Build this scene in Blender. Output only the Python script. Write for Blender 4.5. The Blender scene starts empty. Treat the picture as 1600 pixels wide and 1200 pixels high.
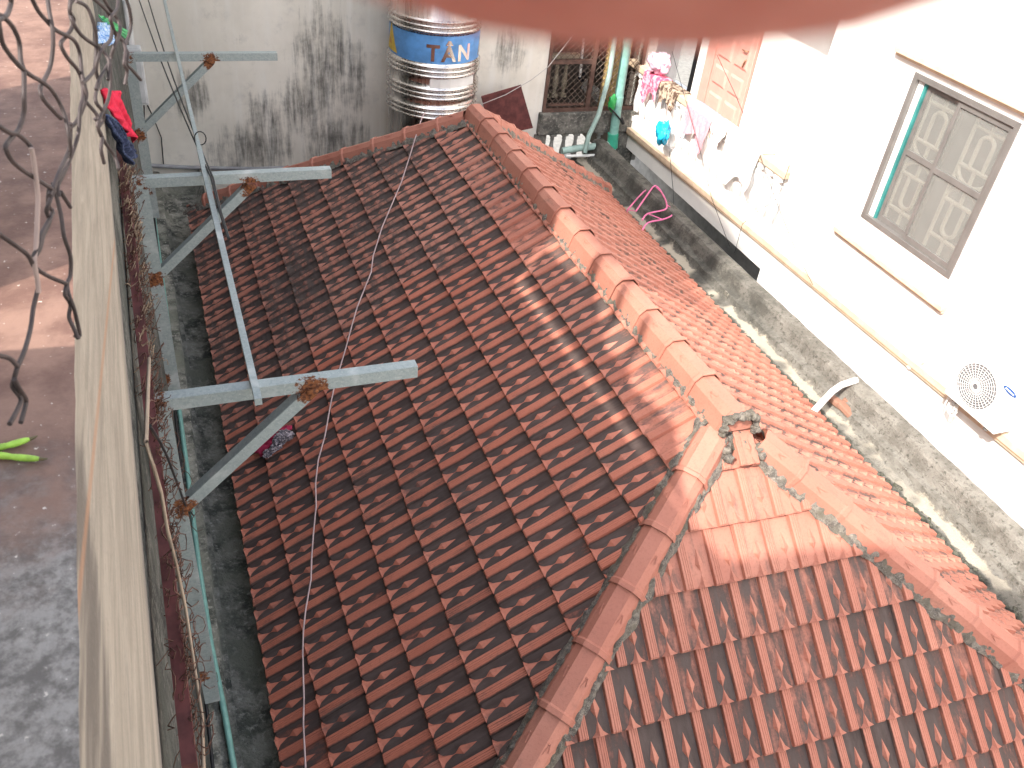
import bpy, bmesh, math, random
from mathutils import Vector, Matrix, noise
rnd = random.Random(7)
S = bpy.context.scene
COL = S.collection

# ------------------------------------------------------------------ camera
FPX = 1357.9                                   # focal length, in pixels of a 1600 px wide picture
R0 = Vector((0.93174, -0.34647, 0.10360)); R1 = Vector((0.1329, 0.5963, 0.7917)); R2 = Vector((0.3361, 0.7238, -0.6021))
pitch, roll, yaw = 0.6461, 0.1304, 0.4347
R2 = Vector((math.sin(yaw)*math.cos(pitch), math.cos(yaw)*math.cos(pitch), -math.sin(pitch)))
rt = Vector((math.cos(yaw), -math.sin(yaw), 0)); up = rt.cross(R2)
R0 = math.cos(roll)*rt + math.sin(roll)*up; R1 = -math.sin(roll)*rt + math.cos(roll)*up
CAM = Vector((-3.123, -3.436, 3.342))
cd = bpy.data.cameras.new('camera'); cam = bpy.data.objects.new('camera', cd); COL.objects.link(cam)
cam.matrix_world = Matrix(((R0.x, R1.x, -R2.x, CAM.x), (R0.y, R1.y, -R2.y, CAM.y), (R0.z, R1.z, -R2.z, CAM.z), (0, 0, 0, 1)))
cd.sensor_width = 36; cd.lens = FPX/1600*36; cd.clip_start = 0.004; cd.clip_end = 400
cd.dof.use_dof = True; cd.dof.focus_distance = 6.5; cd.dof.aperture_fstop = 20
S.camera = cam

# ------------------------------------------------------------------ world, sun, exposure
SUN = Vector((-1, -.6, 1.1)).normalized()      # towards the sun
w = bpy.data.worlds.new('World'); S.world = w; w.use_nodes = True
nt = w.node_tree; bg = nt.nodes['Background']; sky = nt.nodes.new('ShaderNodeTexSky')
sky.sky_type = 'NISHITA'; sky.sun_disc = False
sky.sun_elevation = math.asin(SUN.z); sky.sun_rotation = math.atan2(SUN.x, SUN.y)
sky.air_density = 1.0; sky.dust_density = 3.0; sky.ozone_density = 1.0
hz = nt.nodes.new('ShaderNodeHueSaturation'); hz.inputs['Saturation'].default_value = .45; nt.links.new(sky.outputs[0], hz.inputs['Color']); nt.links.new(hz.outputs[0], bg.inputs[0]); bg.inputs[1].default_value = 0.15
sl = bpy.data.lights.new('sun', 'SUN'); sl.energy = 2.3; sl.angle = math.radians(0.9); sl.color = (1, .95, .87)
so = bpy.data.objects.new('sun', sl); COL.objects.link(so); so.rotation_euler = SUN.to_track_quat('Z', 'Y').to_euler()
S.view_settings.view_transform = 'Standard'; S.view_settings.look = 'None'
S.view_settings.exposure = 1.85; S.view_settings.gamma = 1; S.view_settings.use_curve_mapping = False

# ------------------------------------------------------------------ helpers
def ray(x, y): return (x-800)/FPX*R0 - (y-600)/FPX*R1 + R2
def atx(x, y, v): d = ray(x, y); return CAM + d*((v-CAM.x)/d.x)
def aty(x, y, v): d = ray(x, y); return CAM + d*((v-CAM.y)/d.y)
def atz(x, y, v): d = ray(x, y); return CAM + d*((v-CAM.z)/d.z)
def atd(x, y, v): return CAM + ray(x, y)*v
def atp(x, y, n, o): d = ray(x, y); return CAM + d*((Vector(o)-CAM).dot(n)/d.dot(n))
def project(P):
    d = Vector(P)-CAM; z = d.dot(R2)
    return 800+FPX*d.dot(R0)/z, 600-FPX*d.dot(R1)/z, z

class MB:
    def __init__(s): s.v = []; s.f = []; s.sm = []; s.at = {}
    def add(s, vs, fs, smooth=False):
        o = len(s.v); s.v += [tuple(v) for v in vs]; s.f += [tuple(i+o for i in f) for f in fs]; s.sm += [smooth]*len(fs); return s
    def box(s, a, b):
        x0, x1 = sorted((a[0], b[0])); y0, y1 = sorted((a[1], b[1])); z0, z1 = sorted((a[2], b[2]))
        return s.add([(x0,y0,z0),(x1,y0,z0),(x1,y1,z0),(x0,y1,z0),(x0,y0,z1),(x1,y0,z1),(x1,y1,z1),(x0,y1,z1)],
              [(0,3,2,1),(4,5,6,7),(0,1,5,4),(1,2,6,5),(2,3,7,6),(3,0,4,7)])
    def hexa(s, q):   # 8 points: bottom ring then top ring
        return s.add(q, [(0,3,2,1),(4,5,6,7),(0,1,5,4),(1,2,6,5),(2,3,7,6),(3,0,4,7)])
    def bar(s, a, b, wx, wz, up=(0,0,1), n=1):   # straight bar of rectangular section
        a = Vector(a); b = Vector(b); d = (b-a).normalized(); u = Vector(up); u = (u-d*u.dot(d)).normalized(); r = d.cross(u)
        vs = []
        for i in range(n+1):
            c = a.lerp(b, i/n); vs += [c-r*wx/2-u*wz/2, c+r*wx/2-u*wz/2, c+r*wx/2+u*wz/2, c-r*wx/2+u*wz/2]
        fs = [(3,2,1,0), (4*n,4*n+1,4*n+2,4*n+3)]
        for i in range(n):
            for j in range(4):
                k = (j+1) % 4; fs.append((4*i+j, 4*i+k, 4*i+4+k, 4*i+4+j))
        return s.add(vs, fs)
    def tube(s, pts, r, n=6, caps=True, closed=False):
        pts = [Vector(p) for p in pts]; m = len(pts); vs = []; fs = []
        rr = r if isinstance(r, (list, tuple)) else [r]*m
        t = (pts[1]-pts[0]).normalized(); u = t.orthogonal().normalized()
        for i in range(m):
            if closed: t = (pts[(i+1) % m]-pts[i-1]).normalized()
            else: t = (pts[min(i+1, m-1)]-pts[max(i-1, 0)]).normalized()
            u = (u-t*u.dot(t)); u = u.normalized() if u.length > 1e-6 else t.orthogonal().normalized(); b = t.cross(u)
            for j in range(n):
                a = 2*math.pi*j/n; vs.append(pts[i]+(u*math.cos(a)+b*math.sin(a))*rr[i])
        for i in range(m if closed else m-1):
            for j in range(n):
                k = (j+1) % n; i2 = (i+1) % m; fs.append((i*n+j, i*n+k, i2*n+k, i2*n+j))
        s.add(vs, fs, True)
        if caps and not closed: s.add(vs[:n][::-1]+vs[-n:], [tuple(range(n)), tuple(range(n, 2*n))])
        return s
    def lathe(s, c, prof, n=24, caps=True, a0=0, a1=2*math.pi):   # prof: (radius, z)
        full = abs(a1-a0-2*math.pi) < 1e-6; m = n if full else n+1; vs = []; fs = []
        for r, z in prof:
            for j in range(m):
                a = a0+(a1-a0)*j/n; vs.append((c[0]+r*math.cos(a), c[1]+r*math.sin(a), c[2]+z))
        for i in range(len(prof)-1):
            for j in range(n):
                k = (j+1) % m; fs.append((i*m+j, i*m+k, (i+1)*m+k, (i+1)*m+j))
        s.add(vs, fs, True)
        if caps and full: s.add(vs[:m][::-1]+vs[-m:], [tuple(range(m)), tuple(range(m, 2*m))])
        return s
    def prism(s, poly, d):       # flat polygon thickened by the vector d
        n = len(poly); d = Vector(d); P = [Vector(p) for p in poly]
        return s.add(P+[p+d for p in P], [tuple(range(n))[::-1], tuple(range(n, 2*n))]+[(i, (i+1) % n, n+(i+1) % n, n+i) for i in range(n)])
    def mesh(s, name, m=None):
        me = bpy.data.meshes.new(name); me.from_pydata(s.v, [], s.f)
        me.polygons.foreach_set('use_smooth', s.sm)
        if m: me.materials.append(m)
        me.update(); return me
    def build(s, name, m, parent=None):
        o = bpy.data.objects.new(name, s.mesh(name, m)); COL.objects.link(o)
        if parent: o.parent = parent
        return o

def recalc(o):
    bm = bmesh.new(); bm.from_mesh(o.data); bmesh.ops.recalc_face_normals(bm, faces=bm.faces); bm.to_mesh(o.data); bm.free(); return o
def bevel(o, w, seg=2):
    m = o.modifiers.new('bevel', 'BEVEL'); m.width = w; m.segments = seg; m.limit_method = 'ANGLE'; m.angle_limit = math.radians(40); return o
def tag(o, label=None, cat=None, group=None, kind=None):
    if label: o['label'] = label
    if cat: o['category'] = cat
    if group: o['group'] = group
    if kind: o['kind'] = kind
    return o
def empty(name, label, cat, group=None):
    o = bpy.data.objects.new(name, None); o.empty_display_size = .1; COL.objects.link(o); return tag(o, label, cat, group)

def smoothpts(P):
    out = []
    for i in range(len(P)-1):
        p0, p1, p2, p3 = P[max(i-1, 0)], P[i], P[i+1], P[min(i+2, len(P)-1)]
        for t in (0, .33, .67): out.append(0.5*((2*p1)+(p2-p0)*t+(2*p0-5*p1+4*p2-p3)*t*t+(3*p1-p0-3*p2+p3)*t*t*t))
    return out+[P[-1]]

# ------------------------------------------------------------------ materials
class N:
    def __init__(s, name):
        s.m = bpy.data.materials.new(name); s.m.use_nodes = True; s.t = s.m.node_tree
        s.b = s.t.nodes['Principled BSDF']; s.out = s.t.nodes['Material Output']
    def n(s, typ, **k):
        x = s.t.nodes.new('ShaderNode'+typ)
        for a, v in k.items(): setattr(x, a, v)
        return x
    def set(s, sock, v):
        if isinstance(v, bpy.types.NodeSocket): s.t.links.new(v, sock)
        else: sock.default_value = v
    def math(s, op, a, b=0.0, c=None, clamp=False):
        x = s.n('Math', operation=op, use_clamp=clamp); s.set(x.inputs[0], a); s.set(x.inputs[1], b)
        if c is not None: s.set(x.inputs[2], c)
        return x.outputs[0]
    def mix(s, f, a, b):
        x = s.n('Mix', data_type='RGBA'); s.set(x.inputs[0], f)
        s.set(x.inputs[6], a if isinstance(a, bpy.types.NodeSocket) else (*a, 1)); s.set(x.inputs[7], b if isinstance(b, bpy.types.NodeSocket) else (*b, 1)); return x.outputs[2]
    def pos(s, world=True): return s.n('NewGeometry').outputs['Position'] if world else s.n('TexCoord').outputs['Object']
    def map(s, v, scale=(1,1,1), rot=(0,0,0), loc=(0,0,0)):
        x = s.n('Mapping'); s.set(x.inputs[0], v); x.inputs['Scale'].default_value = scale; x.inputs['Rotation'].default_value = rot; x.inputs['Location'].default_value = loc; return x.outputs[0]
    def noise(s, v, sc, det=4, rough=.6, dist=0):
        x = s.n('TexNoise'); s.set(x.inputs['Vector'], v); x.inputs['Scale'].default_value = sc; x.inputs['Detail'].default_value = det
        x.inputs['Roughness'].default_value = rough; x.inputs['Distortion'].default_value = dist; return x.outputs['Fac']
    def ramp(s, f, a, b, lo=0.0, hi=1.0):
        x = s.n('MapRange'); x.interpolation_type = 'SMOOTHSTEP'; s.set(x.inputs[0], f)
        for i, v in ((1, a), (2, b), (3, lo), (4, hi)): x.inputs[i].default_value = v
        return x.outputs[0]
    def sep(s, v): x = s.n('SeparateXYZ'); s.set(x.inputs[0], v); return x.outputs
    def comb(s, a, b, c):
        x = s.n('CombineXYZ'); s.set(x.inputs[0], a); s.set(x.inputs[1], b); s.set(x.inputs[2], c); return x.outputs[0]
    def bump(s, h, st=.3, d=.01):
        x = s.n('Bump'); x.inputs['Strength'].default_value = st; x.inputs['Distance'].default_value = d; s.set(x.inputs['Height'], h); s.t.links.new(x.outputs[0], s.b.inputs['Normal'])
    def fin(s, col, rough=.7, metal=0.0, spec=.4):
        s.set(s.b.inputs['Base Color'], col if isinstance(col, bpy.types.NodeSocket) else (*col, 1)); s.set(s.b.inputs['Roughness'], rough); s.set(s.b.inputs['Metallic'], metal)
        s.b.inputs['Specular IOR Level'].default_value = spec; return s.m
def plain(name, c, rough=.6, metal=0.0, var=.18, sc=6, bump=.1, bsc=40, world=True):
    k = N(name); p = k.pos(world); n = k.noise(p, sc)
    d = tuple(x*(1-var) for x in c); e = tuple(min(.95, x*(1+var)) for x in c)
    k.bump(k.noise(p, bsc), bump, .004)
    return k.fin(k.mix(k.ramp(n, .3, .7), d, e), rough, metal)

# roof tile clay: clean raised ribs, black mould in the troughs
def clay():
    k = N('clay_tile'); P = k.pos()
    rel = k.n('Attribute', attribute_type='GEOMETRY', attribute_name='relief').outputs['Fac']
    st = k.math('ADD', k.n('Attribute', attribute_type='OBJECT', attribute_name='stain').outputs['Fac'], k.n('Attribute', attribute_type='GEOMETRY', attribute_name='stain_map').outputs['Fac'])
    rv = k.n('ObjectInfo').outputs['Random']; ox, oy, oz = k.sep(k.pos(False))
    sv = k.comb(k.math('MULTIPLY_ADD', rv, 57, k.math('MULTIPLY', ox, 16)), k.math('MULTIPLY', oy, 3.2), k.math('MULTIPLY', oz, 8))
    n1 = k.math('MULTIPLY_ADD', k.noise(sv, 1.3, 5, .6), .75, k.math('MULTIPLY', k.noise(P, 7, 4, .6), .25)); n2 = k.noise(P, 60, 3, .7); n3 = k.noise(P, 1.6, 3)
    a = k.math('MULTIPLY_ADD', rel, -.80, st)
    a = k.math('ADD', a, k.math('MULTIPLY_ADD', n1, 1.7, -.85)); a = k.math('ADD', a, k.math('MULTIPLY_ADD', n2, .22, -.11))
    m = k.ramp(a, .08, .66, 0, .94)
    red = k.mix(k.ramp(n3, .25, .75), (.40, .157, .110), (.48, .213, .152)); red = k.mix(k.n('Attribute', attribute_type='OBJECT', attribute_name='skylit_red').outputs['Fac'], red, k.mix(k.ramp(n3, .3, .7), (.48, .152, .094), (.56, .192, .124)))  # left slope: deeper red, brightened in place of blocked skylight
    red = k.mix(k.math('MULTIPLY', rv, .35), red, (.33, .105, .072))
    red = k.mix(k.ramp(n2, .45, .8, 0, .35), red, (.22, .075, .055))
    dark = k.mix(k.ramp(n1, .3, .7), (.034, .032, .030), (.085, .072, .066))
    k.bump(k.math('ADD', k.noise(P, 140, 3), k.math('MULTIPLY', n1, .5)), .35, .004)
    return k.fin(k.mix(m, red, dark), k.ramp(m, 0, 1, .62, .85), 0, .35)
CLAY = clay()
def mottled(name, cols, sc, rough=.85, bump=.6, bsc=30, stretch=(1,1,1), bd=.01):
    k = N(name); P = k.map(k.pos(), stretch); n1 = k.noise(P, sc, 6, .65); n2 = k.noise(P, sc*4.3, 5, .7); n3 = k.noise(P, sc*.35, 3)
    c = k.mix(k.ramp(n1, .36, .62), cols[0], cols[1]); c = k.mix(k.ramp(n2, .5, .72), c, cols[2]); c = k.mix(k.ramp(n3, .45, .7), c, cols[3] if len(cols) > 3 else cols[0])
    k.bump(k.math('ADD', n2, k.noise(P, bsc, 4, .7)), bump, bd); return k.fin(c, rough)
MORTAR = mottled('mortar', [(.30,.26,.215), (.12,.105,.092), (.46,.41,.35), (.19,.165,.125)], 26, bump=1, bd=.02)
MOSS = mottled('mossy_concrete', [(.13,.13,.115), (.030,.033,.030), (.26,.25,.225), (.065,.07,.06)], 6, bump=.9, bd=.02)
GUTTER = mottled('stained_concrete', [(.19,.18,.16), (.065,.065,.058), (.34,.32,.28), (.10,.105,.085)], 5, bump=.9, bd=.02)
LIGHTCON = mottled('pale_concrete', [(.36,.34,.30), (.22,.21,.185), (.44,.42,.38), (.13,.13,.11)], 4, bump=.6)
WHITE = plain('white_paint', (.80,.78,.75), .6, var=.04, sc=2, bump=.05)
OFFWHITE = mottled('weathered_white_paint', [(.62,.60,.56), (.40,.39,.36), (.70,.68,.64), (.30,.30,.27)], 3, bump=.2)
BEIGE = plain('beige_moulding', (.62,.47,.34), .6, var=.12, sc=8)
PINKDOOR = plain('pink_paint', (.62,.30,.25), .5, var=.06)
DARK = plain('dark_interior', (.03,.028,.026), .9)
ROOM = plain('room_wall', (.12,.10,.085), .9)
TEAL = plain('teal_pipe', (.20,.40,.35), .45, var=.15, sc=12)
PVC = plain('white_plastic', (.72,.72,.70), .4, var=.06)
BLACK = plain('black_rubber', (.02,.02,.022), .5)
WIRE = plain('weathered_wire', (.048,.035,.033), .6, .2, var=.3, sc=40)
RUSTWIRE = plain('rusty_wire', (.13,.065,.045), .8, var=.4, sc=30)
STRAW = plain('pale_wire', (.34,.25,.17), .8, var=.3, sc=30)
MAROON = plain('maroon_paint', (.115,.034,.032), .6, var=.35, sc=9)
BROWN = plain('brown_steel', (.10,.055,.042), .6, var=.3, sc=10)
ALU = plain('grey_aluminium', (.19,.178,.168), .45, .3, var=.1)
CREAM = plain('cream_iron', (.80,.76,.62), .5, var=.05)
def cloth(name, c, c2=None, sc=30):
    k = N(name); P = k.pos(); n = k.noise(P, sc, 3)
    c2 = c2 or tuple(x*.8 for x in c); k.bump(k.noise(P, 180, 2), .3, .002); return k.fin(k.mix(k.ramp(n, .42, .58), c, c2), .9, 0, .1)
def galvanised():
    k = N('galvanised_steel'); P = k.pos(); v = k.n('TexVoronoi'); k.set(v.inputs['Vector'], P); v.inputs['Scale'].default_value = 90
    n = k.noise(P, 130, 2); c = k.mix(k.sep(v.outputs['Color'])[0], (.30,.345,.34), (.37,.415,.41)); c = k.mix(k.ramp(n, .62, .70, 0, .6), c, (.55,.59,.58))
    c = k.mix(k.ramp(k.noise(P, 5, 3), .55, .75, 0, .6), c, (.62,.64,.62))
    ru = k.n('Attribute', attribute_type='GEOMETRY', attribute_name='rust').outputs['Fac']; nn = k.noise(P, 38, 5, .7)
    a = k.math('ADD', ru, k.math('MULTIPLY_ADD', nn, 1.2, -.6)); m = k.ramp(a, .50, .62)
    rc = k.mix(k.ramp(k.noise(P, 70, 3), .35, .65), (.07,.024,.013), (.24,.085,.028))
    k.bump(nn, .2, .003); k.set(k.b.inputs['Metallic'], k.math('MULTIPLY_ADD', m, -.35, .35))
    return k.fin(k.mix(m, c, rc), k.math('MULTIPLY_ADD', m, .4, .45), k.math('MULTIPLY_ADD', m, -.35, .35))
GALV = galvanised()
def backwall():
    k = N('mildewed_render'); P = k.pos(); x, y, z = k.sep(P)
    big = k.noise(P, .9, 4); fine = k.noise(P, 5, 6, .7)
    c = k.mix(k.ramp(big, .35, .7), (.66,.62,.54), (.80,.755,.67)); c = k.mix(k.ramp(fine, .5, .75, 0, .5), c, (.48,.46,.42))
    sv = k.comb(k.math('MULTIPLY', x, 9), 0.0, k.math('MULTIPLY', z, .9)); st = k.noise(sv, 1.6, 5, .7)
    sv2 = k.comb(k.math('MULTIPLY', x, 3), 0.0, k.math('MULTIPLY', z, .25)); st2 = k.noise(sv2, 1.5, 4, .6)
    c = k.mix(k.ramp(st2, .45, .75, 0, .55), c, (.80,.78,.73))
    blob = None                                             # mildew patches where water has run down
    for bx, bz, rx, rz in ((-.9, -.75, .38, .75), (-1.2, -1.25, .3, .45), (-.75, -1.85, .5, .45), (-2.0, -1.9, .55, .35), (-1.75, -1.45, .2, .35), (-2.7, -1.1, .2, .3), (1.85, -.55, .22, .3), (-.45, -.9, .14, .5)):
        d = k.math('ADD', k.math('POWER', k.math('DIVIDE', k.math('SUBTRACT', x, bx), rx), 2.0), k.math('POWER', k.math('DIVIDE', k.math('SUBTRACT', z, bz), rz), 2.0))
        b = k.ramp(d, 0, 2.6, .38, .03); blob = b if blob is None else k.math('MAXIMUM', blob, b)
    a = k.math('ADD', k.math('ADD', blob, k.math('MULTIPLY_ADD', st, 1.0, -.5)), k.math('MULTIPLY_ADD', fine, .5, -.25))
    c = k.mix(k.ramp(a, .13, .60, 0, .85), c, (.06,.06,.056))
    k.bump(fine, .3, .01); return k.fin(c, .85)
BACKWALL = backwall()
def ledgetop():
    k = N('worn_ledge_top'); P = k.pos(); x, y, z = k.sep(P); n = k.noise(P, 55, 6, .7); n2 = k.noise(P, 14, 5, .65); n3 = k.noise(P, 110, 3)
    g = k.mix(k.ramp(n, .38, .64), (.13,.118,.108), (.30,.28,.26)); r = k.mix(k.ramp(n2, .35, .65), (.125,.066,.050), (.22,.130,.098))
    f = k.ramp(k.math('ADD', y, k.math('MULTIPLY_ADD', n2, .5, -.25)), -2.92, -2.62)
    c = k.mix(f, g, r); c = k.mix(k.ramp(n3, .66, .74), c, (.62,.56,.5)); k.bump(n, .4, .004); return k.fin(c, .6)
LEDGETOP = ledgetop()
def parapetface():
    k = N('streaked_render'); P = k.pos(); x, y, z = k.sep(P)
    q = k.math('MULTIPLY_ADD', y, .13, z)                  # streaks run along the face, slightly downhill
    v = k.comb(0.0, k.math('MULTIPLY', y, .8), k.math('MULTIPLY', q, 7)); n = k.noise(v, 3.0, 7, .72, .6)
    v2 = k.comb(1.7, k.math('MULTIPLY', y, 1.3), k.math('MULTIPLY', q, 24)); n2 = k.noise(v2, 3, 6, .75, .8); n3 = k.noise(P, 120, 3)
    c = k.mix(k.ramp(n, .3, .7), (.215,.185,.147), (.36,.312,.252)); c = k.mix(k.ramp(n2, .52, .72, 0, .7), c, (.17,.155,.14))
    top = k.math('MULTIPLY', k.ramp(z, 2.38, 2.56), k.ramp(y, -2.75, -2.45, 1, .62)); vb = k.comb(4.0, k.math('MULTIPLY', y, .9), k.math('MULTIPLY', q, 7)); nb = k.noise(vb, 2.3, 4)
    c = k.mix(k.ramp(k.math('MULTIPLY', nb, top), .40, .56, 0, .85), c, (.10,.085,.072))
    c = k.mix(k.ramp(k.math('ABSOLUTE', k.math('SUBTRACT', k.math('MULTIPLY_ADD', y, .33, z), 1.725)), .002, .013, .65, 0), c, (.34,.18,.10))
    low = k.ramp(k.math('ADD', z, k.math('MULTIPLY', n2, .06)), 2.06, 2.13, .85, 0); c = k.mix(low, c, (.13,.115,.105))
    c = k.mix(k.ramp(n3, .55, .72, 0, .45), c, (.2,.17,.15)); k.bump(k.math('ADD', n2, n3), .5, .004); return k.fin(c, .85)
PARAFACE = parapetface()
def steel():
    k = N('polished_steel'); P = k.pos(); x, y, z = k.sep(P)
    n = k.noise(k.comb(k.math('MULTIPLY', x, 14), k.math('MULTIPLY', y, 14), k.math('MULTIPLY', z, .6)), 1.5, 3)
    k.bump(k.noise(P, 3, 2), .25, .02); return k.fin(k.mix(n, (.50,.47,.45), (.68,.66,.64)), k.ramp(n, .3, .7, .20, .36), 1.0)
STEEL = steel()
def frosted():
    k = N('frosted_glass'); P = k.pos(); k.fin(k.mix(k.noise(P, 2.5, 2), (.225,.226,.212), (.29,.286,.265)), .2, 0, .5)
    tr = k.n('BsdfTransparent'); mx = k.n('MixShader'); mx.inputs[0].default_value = .50
    k.t.links.new(tr.outputs[0], mx.inputs[1]); k.t.links.new(k.b.outputs[0], mx.inputs[2]); k.t.links.new(mx.outputs[0], k.out.inputs[0]); return k.m
FROST = frosted()
def skin():
    k = N('skin'); P = k.pos(); n = k.noise(P, 260, 4); k.fin(k.mix(k.ramp(n, .35, .65), (.50,.168,.130), (.57,.21,.165)), .5, 0, .3)
    k.b.inputs['Subsurface Weight'].default_value = .35; k.b.inputs['Subsurface Radius'].default_value = (.006, .002, .001); k.b.inputs['Subsurface Scale'].default_value = 1; k.bump(k.noise(P, 900, 2), .2, .0004); return k.m

# ================================================================== large structure
g = MB(); g.add([(-90,-90,-8),(90,-90,-8),(90,90,-8),(-90,90,-8)], [(0,1,2,3)])
tag(g.build('ground', plain('ground_concrete', (.20,.19,.17), .9)), kind='structure')

# ------------------------------------------------------------------ the tiled house
tL, SL, tN, tR, SR, LR, W, FX, PSI, DL = .5943, 3.5725, .7304, .6210, 3.584, 5.024, .2063, 2.276, -.0383, .0093
E_ = .34
house = empty('house', 'house under a large red clay tiled hip roof with black mould in its troughs', 'house')
cL, sL_, cR, sR_, cN, sN = math.cos(tL), math.sin(tL), math.cos(tR), math.sin(tR), math.cos(tN), math.sin(tN)
ydir = Vector((0, 1, DL)).normalized()
upL = Vector((cL, 0, sL_)); upR = Vector((-cR, 0, sR_)); upN = Vector((-cN*math.sin(PSI), cN*math.cos(PSI), sN)); acN = Vector((math.cos(PSI), math.sin(PSI), 0))
nL = (-ydir).cross(upL).normalized(); nR = ydir.cross(upR).normalized(); nN = acN.cross(upN).normalized()
APEX = Vector((0, 0, 0)); FAR = Vector((0, LR, LR*DL))
def fl(s, y): return Vector((-(SL-s)*cL, y, y*DL-(SL-s)*sL_))
def fr(s, y): return Vector(((SR-s)*cR, y, y*DL-(SR-s)*sR_))
def fn(t, x): return acN*x - upN*t
hl = nL.cross(nN).normalized(); hl = hl if hl.z < 0 else -hl
hr = nR.cross(nN).normalized(); hr = hr if hr.z < 0 else -hr
CL = fl(0, LR+FX); CR = fr(0, LR+FX)
fhl = (CL-FAR).normalized(); fhr = (CR-FAR).normalized()
tlow = 2.0/ -hl.z; NL = APEX+hl*tlow; NR = APEX+hr*(2.08/-hr.z)

def tile_mesh():
    mb = MB(); rel = []
    L = .365; hb = lambda y: -.095*y
    g1 = .0052
    T = .0225
    prof = [(-.1520, -.005, 0), (-.1470, -.006, .3), (-.1440, T-.002, .6), (-.1415, T, 1), (-.1280, T, 1), (-.1265, T-g1, .4), (-.1250, T, 1), (-.1130, T, 1), (-.1115, T-g1, .4), (-.1100, T, 1),  # left rib side kept low in relief: shade deepened into its colour
            (-.0995, T, 1), (-.0980, T-g1, .4), (-.0965, T, 1), (-.0895, T-.001, 1), (-.0850, .003, .25), (-.0835, -.006, .1), (-.0805, 0, 0), (.0545, 0, 0)]
    n = len(prof)
    rows = [(.016, 1, -.026), (0, .50, 0), (.011, 1, 0), (L, 1, 0)]
    vs = []
    for y, k, dz in rows:
        for x, h, r in prof:
            lip = -.004 if (y == 0 and h < .005) else 0
            vs.append((x, y, hb(y)+(h*k if dz == 0 else dz)+lip)); rel.append(r if dz == 0 else r*.3)
    fs = []
    for i in range(len(rows)-1):
        for j in range(n-1): fs.append((i*n+j, i*n+j+1, (i+1)*n+j+1, (i+1)*n+j))
    mb.add(vs, fs)
    # diamond and pointed lug, raised from the trough
    def pyr(pts, peak):
        b = len(pts); rel.extend([.92]*b+[1]); v = [(x, y, hb(y)-.001) for x, y in pts]+[(peak[0], peak[1], hb(peak[1])+peak[2])]
        mb.add(v, [(i, (i+1) % b, b) for i in range(b)])
    pyr([(-.012, .093), (.017, .143), (-.012, .245), (-.041, .143)], (-.024, .138, .023))
    pyr([(-.064, -.001), (.040, -.001), (.012, .026), (-.012, .086), (-.036, .026)], (-.022, .004, .027))
    pyr([(-.0145, .07), (-.0095, .07), (-.0095, .11), (-.0145, .11)], (-.012, .09, .003))
    me = mb.mesh('roof_tile', CLAY)
    a = me.attributes.new('relief', 'FLOAT', 'POINT'); a.data.foreach_set('value', rel)
    return me
TILE = tile_mesh()
faces = []
def smooth(a, b, x): x = max(0, min(1, (x-a)/(b-a))); return x*x*(3-2*x)
def stain_left(k, y):
    s = smooth(9.9, 7.6, k)*.62+.30
    s -= .25*smooth(2.5, -2, y)*smooth(3.5, 1, k+0*y)*1
    s -= .45*smooth(1.0, -1.5, y)*smooth(4.0, 7.5, k)
    s += .22*smooth(3.0, 5.5, y)
    s += .35*noise.noise((k*.5, y*.7, 3.1))
    return max(0, s)
def stain_near(k, x):
    s = -.05+.66*smooth(2.4, 4.4, k); s += .32*noise.noise((k*.8, x*1.7, 9.2)); s -= .25*smooth(.9, 1.7, x-.35*(k-4))
    return max(0, s)
def stain_right(k, y): return max(0, .40+.4*noise.noise((k*.6, y*.8, 5.5)))
tiles = []   # (matrix, stain, clip planes)
def frame(o, ac, upv, nn): return Matrix(((ac.x, upv.x, nn.x, o.x), (ac.y, upv.y, nn.y, o.y), (ac.z, upv.z, nn.z, o.z), (0, 0, 0, 1)))
def hipplane(o, d): return (Vector(o), Vector((-d.y, d.x, 0)).normalized())   # vertical plane through a hip
def course(face, k, org, ac, upv, nn, y0, y1, phase, clips, inside, stain):
    i0 = math.ceil((y0-phase)/W)-1; i1 = math.floor((y1-phase)/W)+1
    for i in range(i0, i1+1):
        u = phase+i*W; o = org + ac*u
        corners = [o+ac*a+upv*b for a in (-.145, .055) for b in (.01, .33)]
        side = [[(c-po).dot(pn)*sg > -.03 for c in corners] for po, pn, sg in clips]
        if any(not any(q) for q in side): continue
        cl = [clips[j] for j, q in enumerate(side) if not all(q)]
        if not any(inside(c) for c in corners): continue
        m = frame(o, ac, upv, nn) @ Matrix.Rotation(rnd.gauss(0, .006), 4, 'Z') @ Matrix.Rotation(rnd.gauss(0, .006), 4, 'Y') @ Matrix.Translation((0, rnd.gauss(0, .003), rnd.gauss(0, .0015)))
        tiles.append((m, max(0, stain(k, u)+rnd.gauss(0, .06)), cl, o+upv*.17, nn, {'L': smooth(10.2, 7.5, k)*.9, 'R': .15, 'N': .25*smooth(3, 6, k)}[face]))
PLn = hipplane(APEX, hl); PRn = hipplane(APEX, hr); PLf = hipplane(FAR, fhl); PRf = hipplane(FAR, fhr)
def sgn(pl, pt): return 1 if (Vector(pt)-pl[0]).dot(pl[1]) > 0 else -1
mid_l, mid_r, mid_n = fl(1, 2.5), fr(1, 2.5), fn(1.5, 0)
for k in range(0, 11):
    cl = [(*PLn, sgn(PLn, mid_l)), (*PLf, sgn(PLf, mid_l)), (Vector((-.03, 0, 0)), Vector((1, 0, 0)), -1)]
    # U axis is -y here
    course('L', k, fl(k*E_, 0), -ydir, upL, nL, -LR-FX-.3, 3.4, -(1.908-.0 + (k-5)*W/2) % W, cl, lambda c: True, lambda kk, u: stain_left(kk, -u))
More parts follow.
